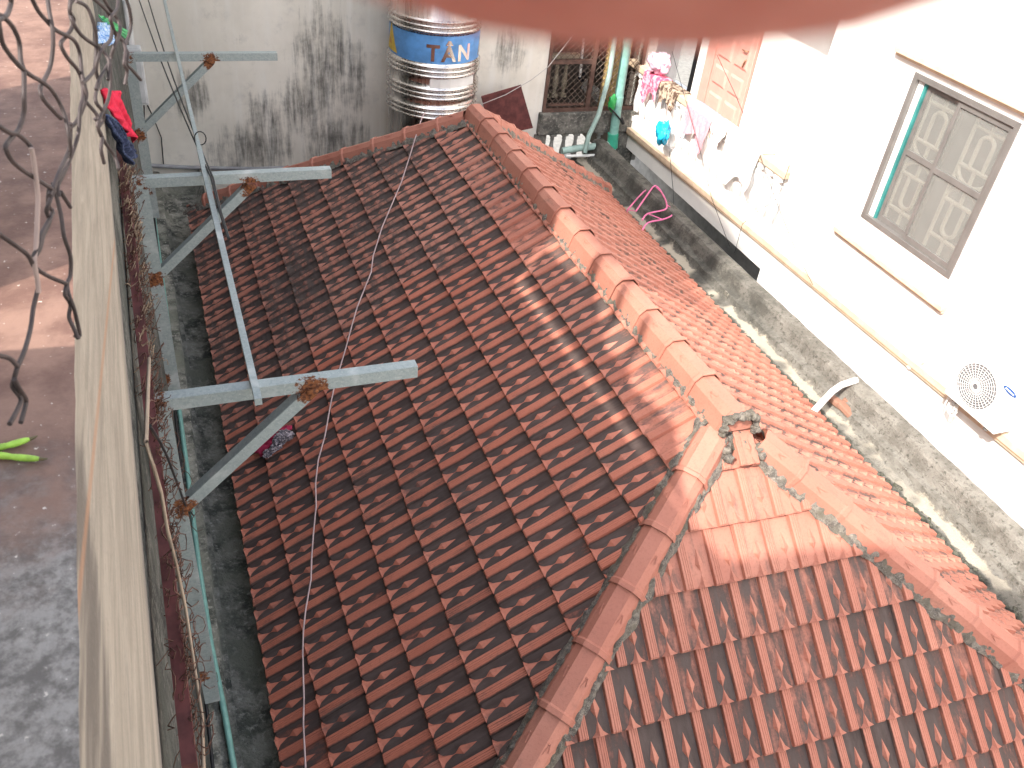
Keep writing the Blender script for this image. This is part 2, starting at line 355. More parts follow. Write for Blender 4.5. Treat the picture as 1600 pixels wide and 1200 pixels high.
for k in range(0, 11):
    cl = [(*PRn, sgn(PRn, mid_r)), (*PRf, sgn(PRf, mid_r)), (Vector((.03, 0, 0)), Vector((1, 0, 0)), 1)]
    course('R', k, fr(k*E_, 0), ydir, upR, nR, -3.2, LR+FX+.3, .05+k*W/2, cl, lambda c: True, stain_right)
xpy = atp(1277, 967, nN, (0,0,0)).dot(acN)
for k in range(1, 10):
    cl = [(*PLn, sgn(PLn, mid_n)), (*PRn, sgn(PRn, mid_n))]
    course('N', k, fn(.02+k*E_, 0), acN, upN, nN, -3.2, 3.2, (xpy+(k-4)*W/2) % W, cl, lambda c: True, stain_near)
def clipped(m, cl):
    bm = bmesh.new(); bm.from_mesh(TILE); inv = m.inverted(); r3 = inv.to_3x3()
    for po, pn, sg in cl:
        bmesh.ops.bisect_plane(bm, geom=bm.verts[:]+bm.edges[:]+bm.faces[:], plane_co=inv @ po, plane_no=(r3 @ pn)*-sg, clear_outer=True)
    ok = len(bm.faces) > 2
    me = bpy.data.meshes.new('roof_tile')
    if ok:
        bm.to_mesh(me)
        if not me.materials: me.materials.append(CLAY)
    bm.free(); return me if ok else None
scored = []
for t in tiles:
    px, py, z = project(t[3]); vis = 0 < z and -40 < px < 1640 and -40 < py < 1240
    face = (CAM-t[3]).normalized().dot(t[4])
    scored.append((face/(z*z) if vis and face > 0 else -1, t))
scored.sort(key=lambda q: -q[0])
rest = MB(); rrel = []; rst = []
cnt = 0
for sc_, (m, st, cl, c, nn, skylit_red) in scored:
    me = clipped(m, cl) if cl else TILE
    if me is None: continue
    if cnt < 298 and sc_ > 0:
        o = bpy.data.objects.new('roof_tile', me); COL.objects.link(o); o.matrix_world = m; o.parent = house; o['stain'] = float(st); o['skylit_red'] = float(skylit_red); cnt += 1
    else:
        rest.add([m @ v.co for v in me.vertices], [tuple(p.vertices) for p in me.polygons])
        buf = [0.0]*len(me.vertices); me.attributes['relief'].data.foreach_get('value', buf); rrel += buf; rst += [float(st)]*len(buf)
o = rest.build('roof_tile', CLAY, house); o['kind'] = 'stuff'; o['stain'] = 0.0
a = o.data.attributes.new('relief', 'FLOAT', 'POINT'); a.data.foreach_set('value', rrel)
a = o.data.attributes.new('stain_map', 'FLOAT', 'POINT'); a.data.foreach_set('value', rst)
# roof deck and far slope
dk = MB(); off = Vector((0, 0, -.07))
q = [APEX+off, FAR+off, CL+off, CR+off, NL+off, NR+off]
dk.add(q, [(0,1,2,4), (0,5,3,1), (0,4,5), (1,3,2)])
dk.build('roof_deck', CLAY, house)['stain'] = .3
hw = MB(); hw.box((CL.x+.18, NL.y+.2, -8), (CR.x-.18, CL.y-.2, -2.12)); hw.build('wall', LIGHTCON, house)

# ridge and hip caps
def cap_mesh(name, L, col=True, seed=0):
    half = [(.122, -.062), (.114, -.030), (.092, .045), (.046, .088)]
    ring = half+[(-x, z) for x, z in reversed(half)]; n = len(ring); mb = MB()
    def rows(ys):
        vs = []; fs = []
        for y, k, dz in ys: vs += [(x*k, y, z*k+dz) for x, z in ring]
        for i in range(len(ys)-1):
            for j in range(n-1): fs.append((i*n+j, i*n+j+1, (i+1)*n+j+1, (i+1)*n+j))
        mb.add(vs, fs)
    # y = 0 is the lower, collared end
    rows([(0, 1.0, .006), (0, 1.08, .006), (.032, 1.09, .006), (.040, 1.03, .004), (.046, 1.0, .003), (L, .985, -.004)])
    for sx in (1, -1):                                   # small leaf mark on each upper facet
        for (a, b) in (((.055, .20), (.066, .27)), ((.066, .27), (.057, .26)), ((.066, .27), (.078, .22))):
            P = lambda q: Vector((sx*q[0], q[1], .088-(q[0]-.046)*.93+.003))
            mb.bar(P(a), P(b), .004, .003)
    return mb.mesh(name, CLAY)
CAP = cap_mesh('ridge_tile', .43)
def caps(name, start, d, n0, count, first, step=.40, lift=0.0, label=None):
    d = Vector(d).normalized(); y = -d; x = y.cross(n0).normalized(); z = x.cross(y)
    for i in range(count):
        o = bpy.data.objects.new(name, CAP); COL.objects.link(o); p = start+d*(first+i*step)+z*(lift+rnd.gauss(0, .002))
        o.matrix_world = frame(p, x, y, z) @ Matrix.Rotation(rnd.gauss(0, .008), 4, 'Z') @ Matrix.Rotation(-.008, 4, 'X'); o.parent = house
        if name == 'hip_tile' and i == 0: o.matrix_world = o.matrix_world @ Matrix.Diagonal((1, .80, 1, 1))
avg = lambda a, b: (a+b).normalized()
def hipcount(d): return int(2.25/-d.z/.40)+1
caps('ridge_tile', APEX, -ydir, avg(nL, nR), 13, .13-12*.40, .40)
caps('hip_tile', APEX, hl, avg(nL, nN), hipcount(hl), .52, .405, -.015)
caps('hip_tile', APEX, hr, avg(nR, nN), hipcount(hr), .62, .392, -.015)
nF = (CR-FAR).cross(CL-FAR).normalized(); nF = nF if nF.z > 0 else -nF
caps('hip_tile', FAR, fhl, avg(nL, nF), int((CL-FAR).length/.425), .47, .425, -.01)
caps('hip_tile', FAR, fhr, avg(nR, nF), int((CR-FAR).length/.40)+1, .40, .40, -.01)
# rough mortar bedding along the caps
def mortar(a, b, face_n, lat, r=.03):
    d = (b-a); L = d.length; d.normalize(); lat = (lat-d*lat.dot(d)); lat = (lat-face_n*lat.dot(face_n)).normalized(); mb = MB(); n = int(L/.018); m = 6; vs = []; fs = []
    for i in range(n+1):
        c = a+d*(i*.018)
        for j in range(m):
            x = -.02+.085*j/(m-1); q = c+lat*x
            h = .048*(1-((j-1.2)/(m-2.0))**2) if j else .03
            q2 = q+face_n*(h*(.75+.8*noise.noise(q*22))+.012*noise.noise(q*60)-.006)+lat*(.03*noise.noise(q*9) if j > 2 else 0)
            vs.append(q2)
    for i in range(n):
        for j in range(m-1): fs.append((i*m+j, i*m+j+1, (i+1)*m+j+1, (i+1)*m+j))
    mb.add(vs, fs, True); o = mb.build('mortar_bed', MORTAR, house); o['kind'] = 'stuff'
def bed(a, b, na, nb, first=0):
    for n_, o_ in ((na, nb), (nb, na)):
        d = (b-a).normalized(); lat = d.cross(n_); lat = lat if lat.dot(Vector((n_.x, n_.y, 0))) > 0 else -lat
        mortar(a+lat*.095-n_*.002, b+lat*.095-n_*.002, n_, lat)
bed(APEX, FAR, nL, nR); bed(APEX+hl*.05, APEX+hl*3.1, nL, nN); bed(APEX+hr*.05, APEX+hr*3.1, nR, nN); bed(FAR, CL, nL, nF); bed(FAR, CR, nR, nF)
# the knot of mortar where the ridge meets the two near hips
kb = MB()
def lump(mb, c, r, seed, flat=(1,1,1), sub=3, amp=.35, fr=9):
    bm = bmesh.new(); bmesh.ops.create_icosphere(bm, subdivisions=sub, radius=1)
    for v in bm.verts:
        k = 1+amp*noise.noise(v.co*1.7+Vector((seed, seed*.7, 0)))+amp*.6*noise.noise(v.co*4.5+Vector((0, seed, 1))); v.co = Vector((v.co.x*flat[0], v.co.y*flat[1], v.co.z*flat[2]))*(r*k)
    bm.verts.ensure_lookup_table(); mb.add([Vector(c)+v.co for v in bm.verts], [tuple(v.index for v in f.verts) for f in bm.faces], True); bm.free()
re_ = APEX-ydir*.15+Vector((0, 0, -.005))
for i in range(40):
    a_ = math.pi*(-.12+1.24*i/39); kr = 1+rnd.uniform(-.08, .12); lump(kb, re_+Vector((.128*kr*math.cos(a_), rnd.uniform(-.015, .02), .112*kr*math.sin(a_)-.01)), rnd.uniform(.014, .027), i*3.3, (1, 1.1, .9), 2, .6)
ec = MB(); ec.prism([re_+Vector((.11*math.cos(math.pi*t/10), .012, .095*math.sin(math.pi*t/10)-.03)) for t in range(11)], (0, .02, 0)); recalc(ec.build('ridge_end', CLAY, house))
for i, (px, py) in enumerate(((1128,672),(1131,688),(1134,704),(1138,716),(1186,700),(1190,712))): lump(kb, atp(px, py, nN, (0, 0, .05)), .034, i*4.1, (1, 1, .9), 2, .5)
kb.build('mortar_knot', MORTAR, house)['kind'] = 'stuff'
m = frame(atp(1166, 722, nN, (0,0,.05))-upN*.02, acN, upN, nN); me = TILE.copy(); o = bpy.data.objects.new('roof_tile', me); COL.objects.link(o); o.matrix_world = m @ Matrix.Translation((.05,0,.012)) @ Matrix.Scale(.72, 4); o.parent = house; o['stain'] = 0.0

# ------------------------------------------------------------------ building the picture is taken from (left)
WX = -3.37
lb = empty('apartment_building', 'concrete building along the left edge, its streaked parapet wall dropping to a narrow gutter', 'building')
A0 = atz(108, 0, 2.7); B0 = atz(125, 1200, 2.7); ed = (A0-B0).normalized(); pa = B0-ed*1.6; pb = A0+ed*2.2
top = MB(); thick = Vector((-.55, 0, 0)); n = 120
vs = []; 
for i in range(n+1):
    c = pa.lerp(pb, i/n); j = .0012*noise.noise(c*9)+.0018*noise.noise(c*50)
    vs += [c+Vector((j, 0, 0)), c+thick, c+Vector((j-.004, 0, -.012)), c+thick+Vector((0, 0, -.012))]
fs = []
for i in range(n): b = 4*i; fs += [(b, b+4, b+5, b+1), (b+2, b+6, b+4, b)]
top.add(vs, fs); recalc(top.build('parapet_coping', LEDGETOP, lb))
fc = MB(); dz = Vector((0, 0, -.66)); inn = Vector((-.4, 0, 0))
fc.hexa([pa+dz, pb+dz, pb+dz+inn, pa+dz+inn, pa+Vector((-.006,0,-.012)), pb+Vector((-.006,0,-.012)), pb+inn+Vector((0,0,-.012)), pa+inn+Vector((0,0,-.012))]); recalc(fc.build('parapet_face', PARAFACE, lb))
lw = MB(); lw.box((WX, -7, -8), (WX-.5, 9.2, 2.03)); lw.build('wall', MOSS, lb)
bl = MB(); pz = 2.02; bl.bar(pa+Vector((-.035, 0, -.668)), pb+Vector((-.035, 0, -.668)), .06, .012); bl.build('gap_shade_strip', BLACK, lb)  # black bar standing in for the dark gap under the parapet
# unseen slabs added beside the camera, cut so their shadows leave the sunlit patches
us = MB()
def slab(poly, x0=-3.5, x1=-3.53): us.prism([(x0, y, z) for y, z in poly], (x1-x0, 0, 0))
slab([(-12, 2.05), (-2.28, 2.05), (-2.40, 2.60), (-2.80, 3.26), (-3.10, 3.74), (-3.55, 4.32), (-4.05, 4.75), (-4.35, 5.25), (-12, 5.3)])
slab([(.50, 2.0), (14, 2.0), (14, 6.7), (3.2, 6.65), (1.2, 6.5), (.62, 6.3), (.62, 4.85)], -3.5, -3.75)
slab([(-.42, 3.98), (.66, 3.98), (.66, 4.85), (-.2, 4.75)])
slab([(-2.42, 2.0), (-1.68, 2.0), (-1.68, 2.98), (-2.42, 2.98)]); slab([(-2.30, 3.03), (.50, 3.03), (.50, 3.45), (.02, 3.50), (-.30, 3.62), (-.62, 3.42), (-.85, 3.30), (-1.1, 3.40), (-1.28, 3.28), (-1.55, 3.36), (-1.80, 3.40), (-2.05, 3.20)])
slab([(-.27, 3.3), (-.17, 3.3), (-.17, 4.0), (-.27, 4.0)]); slab([(-.76, 3.2), (-.68, 3.2), (-.60, 4.2), (-.68, 4.2)]); slab([(-1.12, 3.0), (-1.04, 3.0), (-1.02, 3.9), (-1.10, 3.9)])  # thin added bars that dapple the sun along the ridge
recalc(us.build('shade_slabs', plain('shade_slab_grey', (.42,.40,.36), .9), lb))

# left gutter between wall and eaves
gt = MB(); n = 90; vs = []; fs = []
prof = [(WX-.02, -2.15), (-3.235, -2.16), (-3.225, -2.25), (-3.19, -2.255), (-3.185, -2.30), (-3.05, -2.33), (-2.80, -2.32), (-2.70, -2.1)]
for i in range(n+1):
    y = -5+13.9*i/n
    for x, z in prof: vs.append((x+.008*noise.noise((y*3, x*5, 0)), y, z+.012*noise.noise((x*7, y*4, 1))))
for i in range(n):
    for j in range(7): fs.append((i*8+j, i*8+j+1, i*8+9+j, i*8+8+j))
gt.add(vs, fs, True); recalc(gt.build('gutter_channel', mottled('mossy_gutter', [(.37,.355,.305), (.075,.08,.068), (.55,.53,.47), (.22,.225,.18)], 5.5, bump=1, bd=.03), house))

# ------------------------------------------------------------------ back wall with its screened window
YB = 8.9
bb = empty('rear_house', 'rear house with grey mildew streaked wall and a mesh screened window', 'building')
x0, x1 = 2.50, 4.16; z0, z1 = -1.47, .95
mb = MB(); mb.box((-5, YB, -8), (x0, YB+.2, 5.2)); mb.build('wall', BACKWALL, bb)
mb = MB(); mb.box((x0, YB, z1), (x1, YB+.2, 5.2)); mb.box((x0+.002, YB+.02, -8), (x1, YB+.2, -2.36)); mb.box((x1, YB, -2.36), (4.35, YB+.2, 5.2)); mb.build('wall', OFFWHITE, bb)
mb = MB(); mb.box((x0-.05, YB-.10, -1.82), (4.24, YB+.2, z0)); bevel(mb.build('balcony_beam', GUTTER, bb), .02)
mb = MB(); mb.box((2.42, YB-.04, -2.5), (2.62, YB+.1, -1.83)); mb.box((3.80, YB-.06, -2.6), (4.24, YB+.1, -1.83)); mb.box((2.62, YB-.04, -2.6), (3.8, YB+.12, -2.36)); mb.build('balcony_post', GUTTER, bb)
mb = MB(); mb.box((x0, YB+1.9, -2.6), (x1+.1, YB+2.0, z1+.1)); mb.box((x0-.05, YB+.2, -2.6), (x0, YB+1.95, z1+.1)); mb.box((x1+.02, YB+.2, -2.6), (x1+.1, YB+1.95, z1+.1)); mb.box((x0, YB+.2, z1), (x1+.1, YB+1.9, z1+.1)); mb.box((x0, YB+.2, -1.9), (x1, YB+1.9, -1.80)); mb.build('room', ROOM, bb)
win = MB()
for a, b in (((x0, z0), (x0+.05, z1)), ((x1-.05, z0), (x1, z1)), ((x0+.05, z0), (x1-.05, z0+.06)), ((3.24, z0+.06), (3.31, z1)), ((x0+.05, -.72), (3.24, -.66)), ((x0+.09, z0+.10), (3.2, z0+.13))):
    win.box((a[0], YB-.03, a[1]), (b[0], YB+.03, b[1]))
wn = win.build('window', BROWN, bb)
ms = MB()
d = .105
def meshline(p, q): ms.tube([p, q], .005, 4, False)
X0, X1, Z0, Z1 = x0+.05, x1-.05, z0+.06, z1
import itertools
for i in range(-40, 60):
    c = X0+i*d
    for sgn_ in (1, -1):
        pts = []
        for tz in (Z0, Z1):
            pts.append((c+sgn_*(tz-Z0), tz))
        (xa, za), (xb, zb) = pts
        # clip to opening
        ta, tb = 0.0, 1.0
        dx = xb-xa
        lo, hi = (X0-xa)/dx, (X1-xa)/dx
        if lo > hi: lo, hi = hi, lo
        ta, tb = max(ta, lo), min(tb, hi)
        if tb-ta > .01: meshline((xa+dx*ta, YB-.012+.006*sgn_, za+(zb-za)*ta), (xa+dx*tb, YB-.012+.006*sgn_, za+(zb-za)*tb))
mo = ms.build('wire_mesh', plain('mesh_wire', (.15,.11,.085), .6), wn); mo['kind'] = 'stuff'
BAL = [(.03, 0), (.045, .01), (.045, .05), (.028, .06), (.03, .10), (.050, .17), (.052, .22), (.035, .32), (.026, .40), (.038, .43), (.026, .45), (.045, .47), (.045, .53), (.0, .53)]
def bal_mesh(name, h, m, wid=1.0):
    b = MB(); b.lathe((0,0,0), [(r*wid, z*h/.53) for r, z in BAL], 10); b.box((-.05*wid, -.05*wid, 0), (.05*wid, .05*wid, .05*h/.53)); b.box((-.05*wid, -.05*wid, h*.9), (.05*wid, .05*wid, h)); return b.mesh(name, m)
BM1 = bal_mesh('baluster', .53, mottled('stained_baluster_paint', [(.42,.41,.38), (.25,.245,.22), (.5,.49,.46), (.18,.18,.16)], 8)); BM2 = bal_mesh('baluster', .78, WHITE, 1.55); BM3 = bal_mesh('baluster', .62, plain('old_cream', (.42,.36,.26), .8))
def put(me, name, loc, parent):
    o = bpy.data.objects.new(name, me); COL.objects.link(o); o.location = loc; o.parent = parent; return o
for i in range(6): put(BM1, 'baluster', (2.76+.21*i, YB+.03, -2.36), bb)
rb = MB(); rb.box((2.55, YB+.95, -.95), (3.5, YB+1.05, -.88)); ri = rb.build('inner_railing', BM3.materials[0], bb)
for i in range(5): put(BM3, 'baluster', (2.66+.16*i, YB+1.0, -1.6), ri)
cu = MB(); vs = []; fs = []
for i in range(41):
    x = 3.66+.42*i/40; f = .04*math.sin(i*1.25)+.02*math.sin(i*2.9)
    vs += [(x, YB+.35+f, z0-.2), (x+.03*math.sin(i*.7), YB+.35+f*.7, z1)]
for i in range(40): fs.append((2*i, 2*i+2, 2*i+3, 2*i+1))
cu.add(vs, fs, True); tag(cu.build('curtain', cloth('yellow_cloth', (.52,.38,.17))), 'faded yellow curtain hanging behind the mesh of the rear window', 'curtain')

# ------------------------------------------------------------------ white building on the right
XR = 4.1
rb_ = empty('white_building', 'tall white sunlit building on the right with barred window and balcony', 'building')
wy0, wy1, wz0, wz1 = 2.03, 3.43, -.655, .965
mb = MB(); 
mb.box((XR, -9, -8), (XR+.2, wy0, 6.0)); mb.box((XR, wy1, -8), (XR+.2, 4.76, 6.0)); mb.box((XR, wy0, -8), (XR+.2, wy1, wz0)); mb.box((XR, wy0, wz1), (XR+.2, wy1, 6.0))
mb.box((XR, 4.79, 1.57), (XR+.2, 11, 6.0)); mb.box((XR, 4.76, -2.10), (XR+.2, 11, -1.62)); mb.box((XR+.2, 4.7, -2.05), (6.2, 11, -1.75)); mb.box((XR+.2, 4.6, 1.59), (6.2, 11, 1.75))
mb.build('wall', WHITE, rb_)
BX = 5.3
mb = MB(); mb.box((BX, 7.58, 1.0), (BX+.15, 8.86, 1.6)); mb.box((BX, 4.78, -1.75), (BX+.15, 7.58, 1.6)); mb.box((BX, 8.86, -1.75), (BX+.15, 9.12, 1.6)); mb.box((BX, 9.9, -1.75), (BX+.15, 11, 1.6)); mb.build('balcony_back_wall', WHITE, rb_)
mb = MB(); mb.box((BX+.5, 9.0, -1.75), (BX+.55, 10.0, .82)); mb.build('dark_doorway', DARK, rb_)
mb = MB(); mb.box((XR+1.2, 4.8, -8), (XR+1.3, 11, -2.1)); mb.build('lower_wall', plain('void_grey', (.45,.44,.43), .9), rb_)
# moulding, lintel, window ledge
def mould(name, y0, y1, z, h, d):
    b = MB(); b.box((XR-d, y0, z-h*.45), (XR, y1, z+h*.5)); b.box((XR-d*.62, y0+.004, z-h), (XR, y1-.004, z-h*.45)); return bevel(b.build(name, BEIGE, rb_), .006)
b = MB()
for (d_, za_, zb_) in ((.075, -.038, .042), (.046, -.085, -.038)):
    zz = lambda y: -1.615-.0185*y
    y0_, y1_ = -9, YB-.02
    b.hexa([(XR-d_, y0_, zz(y0_)+za_), (XR, y0_, zz(y0_)+za_), (XR, y1_, zz(y1_)+za_), (XR-d_, y1_, zz(y1_)+za_), (XR-d_, y0_, zz(y0_)+zb_), (XR, y0_, zz(y0_)+zb_), (XR, y1_, zz(y1_)+zb_), (XR-d_, y1_, zz(y1_)+zb_)])
recalc(bevel(b.build('string_course', BEIGE, rb_), .006))
mould('lintel', 1.78, 3.74, 1.10, .06, .085); mould('window_ledge', 1.9, 3.69, -.925, .06, .085)
# window
wf = MB(); f = .06; Xw = XR+.045
for a, b in (((wy0, wz0), (wy0+f, wz1)), ((wy1-f, wz0), (wy1, wz1)), ((wy0+f, wz0), (wy1-f, wz0+f)), ((wy0+f, wz1-f), (wy1-f, wz1))): wf.box((XR-.012, a[0], a[1]), (XR+.09, b[0], b[1]))
wn = bevel(wf.build('window', ALU, rb_), .004)
MY = 2.765; LY = 3.25; TZ = .20
sf = MB(); g_ = .045
def sash(y0, y1, x):
    for a, b in (((y0, wz0+f), (y0+g_, wz1-f)), ((y1-g_, wz0+f), (y1, wz1-f)), ((y0+g_, wz0+f), (y1-g_, wz0+f+.06)), ((y0+g_, wz1-f-.06), (y1-g_, wz1-f)), ((y0+g_, TZ-.03), (y1-g_, TZ+.03))): sf.box((x, a[0], a[1]), (x+.03, b[0], b[1]))
sash(wy0+f+.002, MY+.03, XR+.012); sash(MY-.03, LY, XR+.05); bevel(sf.build('sash', ALU, wn), .003)
st = MB(); st.box((XR+.03, LY+.046, wz0+f), (XR+.08, wy1-f-.002, wz1-f)); st.build('reveal_strip', PVC, wn)
st = MB(); st.box((XR+.028, LY+.006, wz0+f), (XR+.08, LY+.034, wz1-f)); st.build('teal_strip', plain('teal_paint', (.04,.20,.19), .5, var=.2), wn)
for y0, y1, x in ((wy0+f+.04, MY-.012, XR+.026), (MY+.012, LY-.04, XR+.064)):
    for a, b in ((wz0+f+.05, TZ-.025), (TZ+.025, wz1-f-.05)):
        p = MB(); p.box((x, y0, a), (x+.005, y1, b)); p.build('pane', FROST, wn)
gr = MB(); gx = XR+.125
def gtube(pts, r=.022): gr.tube([(gx, y, z) for y, z in pts], r, 6)
def motif(yc, zlo, zhi, up_=True):
    h = zhi-zlo; hw = .21; s = 1 if up_ else -1; zb = zlo if up_ else zhi
    Z = lambda t: zb+s*t*h
    gtube([(yc-hw, Z(0)), (yc-hw, Z(1))]); gtube([(yc+hw, Z(0)), (yc+hw, Z(1))]); gtube([(yc-hw, Z(.74)), (yc+hw, Z(.74))]); gtube([(yc-hw, Z(.22)), (yc+hw, Z(.22))])
    arc = [(yc-.085, Z(.22))]+[(yc-.085*math.cos(a), Z(.58+.09*math.sin(a))) for a in [math.pi*i/10 for i in range(11)]]+[(yc+.085, Z(.22))]; gtube(arc)
    gtube([(yc, Z(.67)), (yc, Z(1))]); gtube([(yc-hw*math.cos(a), Z(.22-.22*math.sin(a))) for a in [math.pi*i/12 for i in range(13)]]); gtube([(yc, Z(.22)), (yc, Z(0))])
for yc in (2.38, 3.02): motif(yc, TZ-.02, wz1-.04); motif(yc, wz0+.04, TZ-.06, False)
gr.build('security_grille', CREAM, wn)
bx = MB(); bx.box((XR+.9, wy0-.5, wz0-.5), (XR+.95, wy1+.5, wz1+.4)); bx.build('room', plain('room_grey', (.24,.24,.22), .9), wn)
# balcony balustrade
bs = MB(); bs.box((XR-.04, 4.80, -.84), (XR+.16, YB+.3, -.745)); rail = bevel(bs.build('handrail', BEIGE, rb_), .01)
for i in range(20): put(BM2, 'baluster', (XR+.06, 4.95+.205*i, -1.62), rb_)
# panelled pink door
dr = MB(); dr.box((BX-.02, 7.60, -1.75), (BX+.06, 8.84, 1.0)); door = dr.build('door', PINKDOOR, rb_)
fr_ = MB(); fr_.box((BX-.05, 7.60, -1.74), (BX-.022, 7.69, .99)); fr_.box((BX-.05, 8.62, -1.74), (BX-.022, 8.84, .99)); bevel(fr_.build('frame', PINKDOOR, door), .006)
for yc in (7.90, 8.36):
    for za, zb in ((-1.60, -1.05), (-.92, -.62), (-.50, .1), (.25, .7)):
        p = MB(); p.hexa([(BX-.021, yc-.19, za), (BX-.021, yc+.19, za), (BX-.021, yc+.19, zb), (BX-.021, yc-.19, zb), (BX-.045, yc-.15, za+.04), (BX-.045, yc+.15, za+.04), (BX-.045, yc+.15, zb-.04), (BX-.045, yc-.15, zb-.04)]); recalc(p.build('panel', PINKDOOR, door))
h = MB(); h.box((BX-.032, 7.74, -.38), (BX-.02, 7.80, -.12)); h.tube([(BX-.03, 7.77, -.2), (BX-.09, 7.77, -.2), (BX-.09, 7.87, -.2)], .011); h.tube([(BX-.03, 7.77, -.32), (BX-.07, 7.77, -.34), (BX-.07, 7.80, -.44)], .012); h.build('handle', plain('aged_brass', (.28,.16,.09), .4, .7), door)

# ------------------------------------------------------------------ mossy parapet and gutter on the right
pw = empty('parapet_wall', 'weathered grey mossy parapet and gutter along the right eaves of the tiled roof', 'wall')
prof = [(2.55, -2.30), (2.78, -2.25), (3.08, -2.225), (3.12, -2.205), (3.265, -2.195), (3.285, -2.16), (3.297, -2.105), (3.375, -2.095), (3.39, -2.07), (3.42, -1.94), (3.445, -1.905), (3.60, -1.90), (3.605, -1.93), (3.62, -8)]
vs = []; fs = []; n = 220; m = len(prof); yA, yB = -6, YB-.12
for i in range(n+1):
    y = yA+(yB-yA)*i/n
    for j, (x, z) in enumerate(prof):
        e = .6 if j in (11, 12) else 1
        vs.append((x+e*(.012*noise.noise((y*5, j, 0))+.006*noise.noise((y*17, j, 4))), y, z+e*(.014*noise.noise((y*4, j*1.3, 7))+.007*noise.noise((y*19, j, 2)))))
for i in range(n):
    for j in range(m-1): fs.append((i*m+j, i*m+j+1, (i+1)*m+j+1, (i+1)*m+j))
def rightcon():
    k = N('lichened_concrete'); P = k.pos(); x, y, z = k.sep(P); n1 = k.noise(P, 4, 6, .7); n2 = k.noise(P, 22, 6, .75); n3 = k.noise(P, 1.1, 3); n4 = k.noise(P, 70, 3)
    c = k.mix(k.ramp(n1, .38, .62), (.165,.152,.130), (.255,.238,.208)); c = k.mix(k.ramp(n2, .51, .66, 0, .85), c, (.062,.058,.047)); c = k.mix(k.ramp(n4, .62, .72, 0, .7), c, (.33,.31,.27))
    far = k.ramp(k.math('ADD', y, k.math('MULTIPLY_ADD', n3, 4, -2)), 2.2, 5.2); c = k.mix(k.math('MULTIPLY', far, k.ramp(n1, .35, .6, .95, .5)), c, (.055,.055,.048))  # far end darkened in colour: partly moss, partly the shade lying there
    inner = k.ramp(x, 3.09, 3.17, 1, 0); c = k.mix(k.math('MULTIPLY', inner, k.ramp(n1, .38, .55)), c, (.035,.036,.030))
    sand = k.math('MULTIPLY', k.ramp(k.math('ADD', k.math('ABSOLUTE', k.math('SUBTRACT', x, 3.20)), k.math('MULTIPLY_ADD', n1, .26, -.13)), .045, .075, .95, 0), k.ramp(k.math('ADD', n3, 0), .40, .50)); c = k.mix(sand, c, (.44,.395,.32))
    k.bump(k.math('ADD', n2, n4), 1, .02); return k.fin(c, .92)
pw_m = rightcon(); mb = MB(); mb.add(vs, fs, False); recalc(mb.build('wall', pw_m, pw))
db = MB()
for i in range(420):
    y = rnd.uniform(-2.2, YB-.3); g_ = noise.noise((y*1.1, 3, 0)); 
    if g_ < -.15 and rnd.random() < .7: continue
    lump(db, (3.085+rnd.gauss(.0, .03), y, -2.215+rnd.uniform(0, .015)), rnd.uniform(.012, .036), i*1.7, (1, 1.3, .55), 1, .6)
db.build('moss_debris', mottled('moss_debris', [(.10,.098,.075), (.045,.044,.036), (.26,.24,.19), (.07,.075,.045)], 25, bump=1), pw)['kind'] = 'stuff'
for i, (px, py, a) in enumerate(((1303,625,.3), (1312,632,.35), (1322,640,.2), (1330,632,.5))):
    p = atz(px, py, -2.12); b = MB(); b.box((-.05, -.10, -.03), (.05, .10, .03)); o = bevel(b.build('brick', plain('old_brick', (.25,.13,.09), .9) if i == 0 else bpy.data.materials['old_brick'], pw), .012); o.location = p; o.rotation_euler = (.1*i, .1, a)

